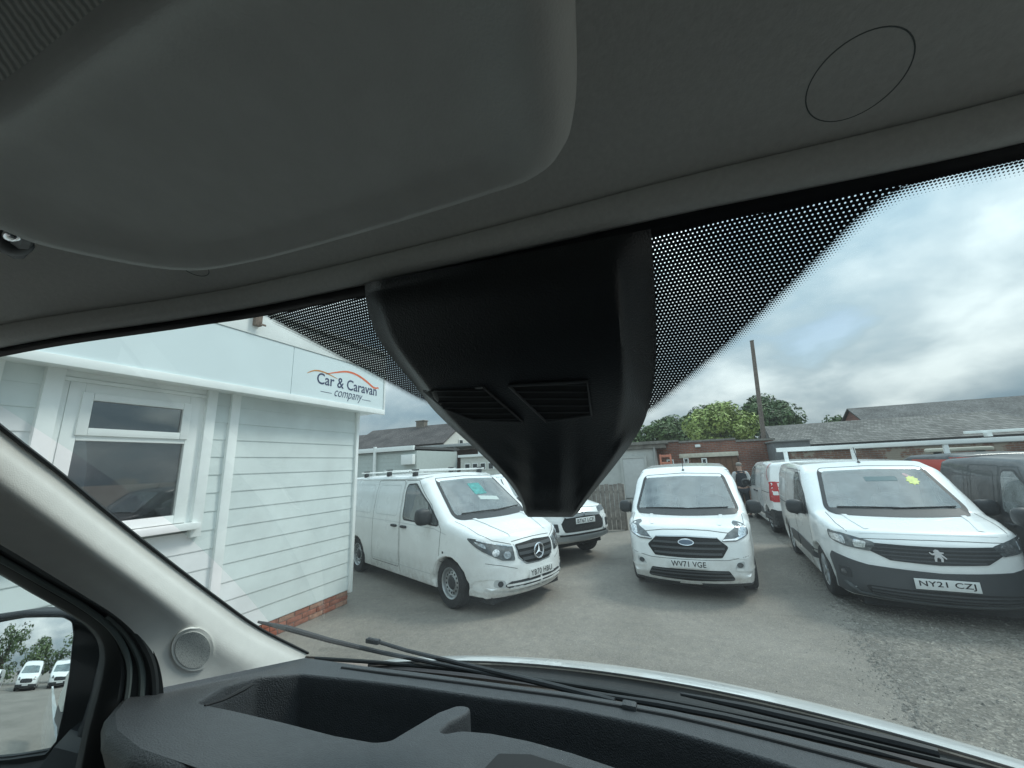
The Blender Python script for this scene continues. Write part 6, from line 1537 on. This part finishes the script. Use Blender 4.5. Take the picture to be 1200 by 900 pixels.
# ================================================================== PERSON
pr = empty('person', (2.02, 14.75, 0), R(8), 'person in a dark jacket with pale sleeves, back turned, by the red-striped white van', 'person')
def skin_body(J, E, name, m, parent, sub=2):
    me = bpy.data.meshes.new(name); me.from_pydata([j[:3] for j in J], E, []); o = bpy.data.objects.new(name, me); COL.objects.link(o)
    sk = o.modifiers.new('skin', 'SKIN'); sl = me.skin_vertices[0].data if me.skin_vertices else None
    if sl is None:
        bm = bmesh.new(); bm.from_mesh(me); bm.verts.layers.skin.verify(); bm.to_mesh(me); bm.free(); sl = me.skin_vertices[0].data
    for i, j in enumerate(J): sl[i].radius = (j[3], j[4] if len(j) > 4 else j[3]); sl[i].use_root = (i == 0)
    o.modifiers.new('sub', 'SUBSURF').levels = sub
    bpy.context.view_layer.update(); dg = bpy.context.evaluated_depsgraph_get(); nm = bpy.data.meshes.new_from_object(o.evaluated_get(dg)); nm.name = name
    bpy.data.objects.remove(o); bpy.data.meshes.remove(me)
    nm.materials.clear(); nm.materials.append(m); nm.polygons.foreach_set('use_smooth', [True]*len(nm.polygons))
    r = bpy.data.objects.new(name, nm); COL.objects.link(r); r.parent = parent; return r
m_skin = mat('skin', (.42, .26, .20), .6); m_jack = mat('dark_jacket', (.025, .028, .034), .85, var=.3, vscale=12); m_slv = mat('pale_sleeve', (.42, .43, .43), .85, var=.15); m_trou = mat('dark_trousers', (.035, .037, .045), .9, var=.2); m_hair = mat('grey_hair', (.22, .20, .18), .8, var=.3, vscale=40); m_shoe = mat('dark_shoe', (.02, .02, .02), .6)
# whole body: pelvis root, spine, head, legs, arms; back to the camera (faces +Y)
J = [(0, 0, .90, .13, .10), (0, 0, 1.06, .125, .09), (0, .01, 1.25, .15, .095), (0, .0, 1.40, .12, .08), (0, .01, 1.49, .052), (0, .02, 1.57, .075, .09), (0, .02, 1.66, .07, .085),
     (.09, 0, .84, .085), (.10, .02, .48, .062), (.105, -.02, .10, .042), (.11, .10, .05, .035),
     (-.09, 0, .84, .085), (-.10, .02, .48, .062), (-.105, -.02, .10, .042), (-.11, .10, .05, .035),
     (.19, 0, 1.39, .058), (.245, -.01, 1.12, .046), (.20, .14, .98, .034), (.17, .21, .97, .026),
     (-.19, 0, 1.39, .058), (-.25, -.01, 1.12, .046), (-.24, .10, .92, .034), (-.235, .14, .86, .026)]
Ed = [(0, 1), (1, 2), (2, 3), (3, 4), (4, 5), (5, 6), (0, 7), (7, 8), (8, 9), (9, 10), (0, 11), (11, 12), (12, 13), (13, 14), (3, 15), (15, 16), (16, 17), (17, 18), (3, 19), (19, 20), (20, 21), (21, 22)]
skin_body(J, Ed, 'body', m_skin, pr)
def grow(ids, f): return [tuple(list(J[i][:3])+[q*f+.006 for q in J[i][3:]]) for i in ids]
def sub(ids, E_, name, m, f=1.08): skin_body(grow(ids, f), E_, name, m, pr)
Jj = grow([0, 1, 2, 3], 1.2)+[(0, .01, 1.47, .075, .07), (.15, 0, 1.41, .075), (-.15, 0, 1.41, .075)]
skin_body(Jj, [(0, 1), (1, 2), (2, 3), (3, 4), (3, 5), (3, 6)], 'jacket', m_jack, pr)
for a, s_ in (((15, 16, 17), 1), ((19, 20, 21), -1)): skin_body([(s_*.11, 0, 1.425, .075)]+grow(a, 1.22), [(0, 1), (1, 2), (2, 3)], 'sleeve', m_slv, pr)
Jt = grow([0, 7, 8, 9, 11, 12, 13], 1.14); skin_body(Jt, [(0, 1), (1, 2), (2, 3), (0, 4), (4, 5), (5, 6)], 'trousers', m_trou, pr)
mk('hair', ball((0, .012, 1.685), .086, .10, .072, 2.2), m_hair, pr)
for s_ in (1, -1):
    mk('shoe', ball((s_*.108, .06, .045), .05, .14, .045, 2.6), m_shoe, pr)
    mk('ear', ball((s_*.082, .02, 1.60), .012, .02, .03), m_skin, pr)
    for k in range(4): mk('finger', tube([(s_*(.16 if s_ > 0 else .235)+k*.012*s_, .215 if s_ > 0 else .145, .965 if s_ > 0 else .85), (s_*(.155 if s_ > 0 else .235)+k*.012*s_, .25 if s_ > 0 else .165, .955 if s_ > 0 else .80), (s_*(.15 if s_ > 0 else .23)+k*.012*s_, .27 if s_ > 0 else .175, .93 if s_ > 0 else .765)], [.010, .009, .007], 6), m_skin, pr)
    mk('thumb', tube([(s_*(.15 if s_ > 0 else .225), .20 if s_ > 0 else .15, .975 if s_ > 0 else .86), (s_*(.125 if s_ > 0 else .205), .225 if s_ > 0 else .165, .975 if s_ > 0 else .82)], [.011, .008], 6), m_skin, pr)
mk('nose', ball((0, .115, 1.60), .014, .02, .022), m_skin, pr)
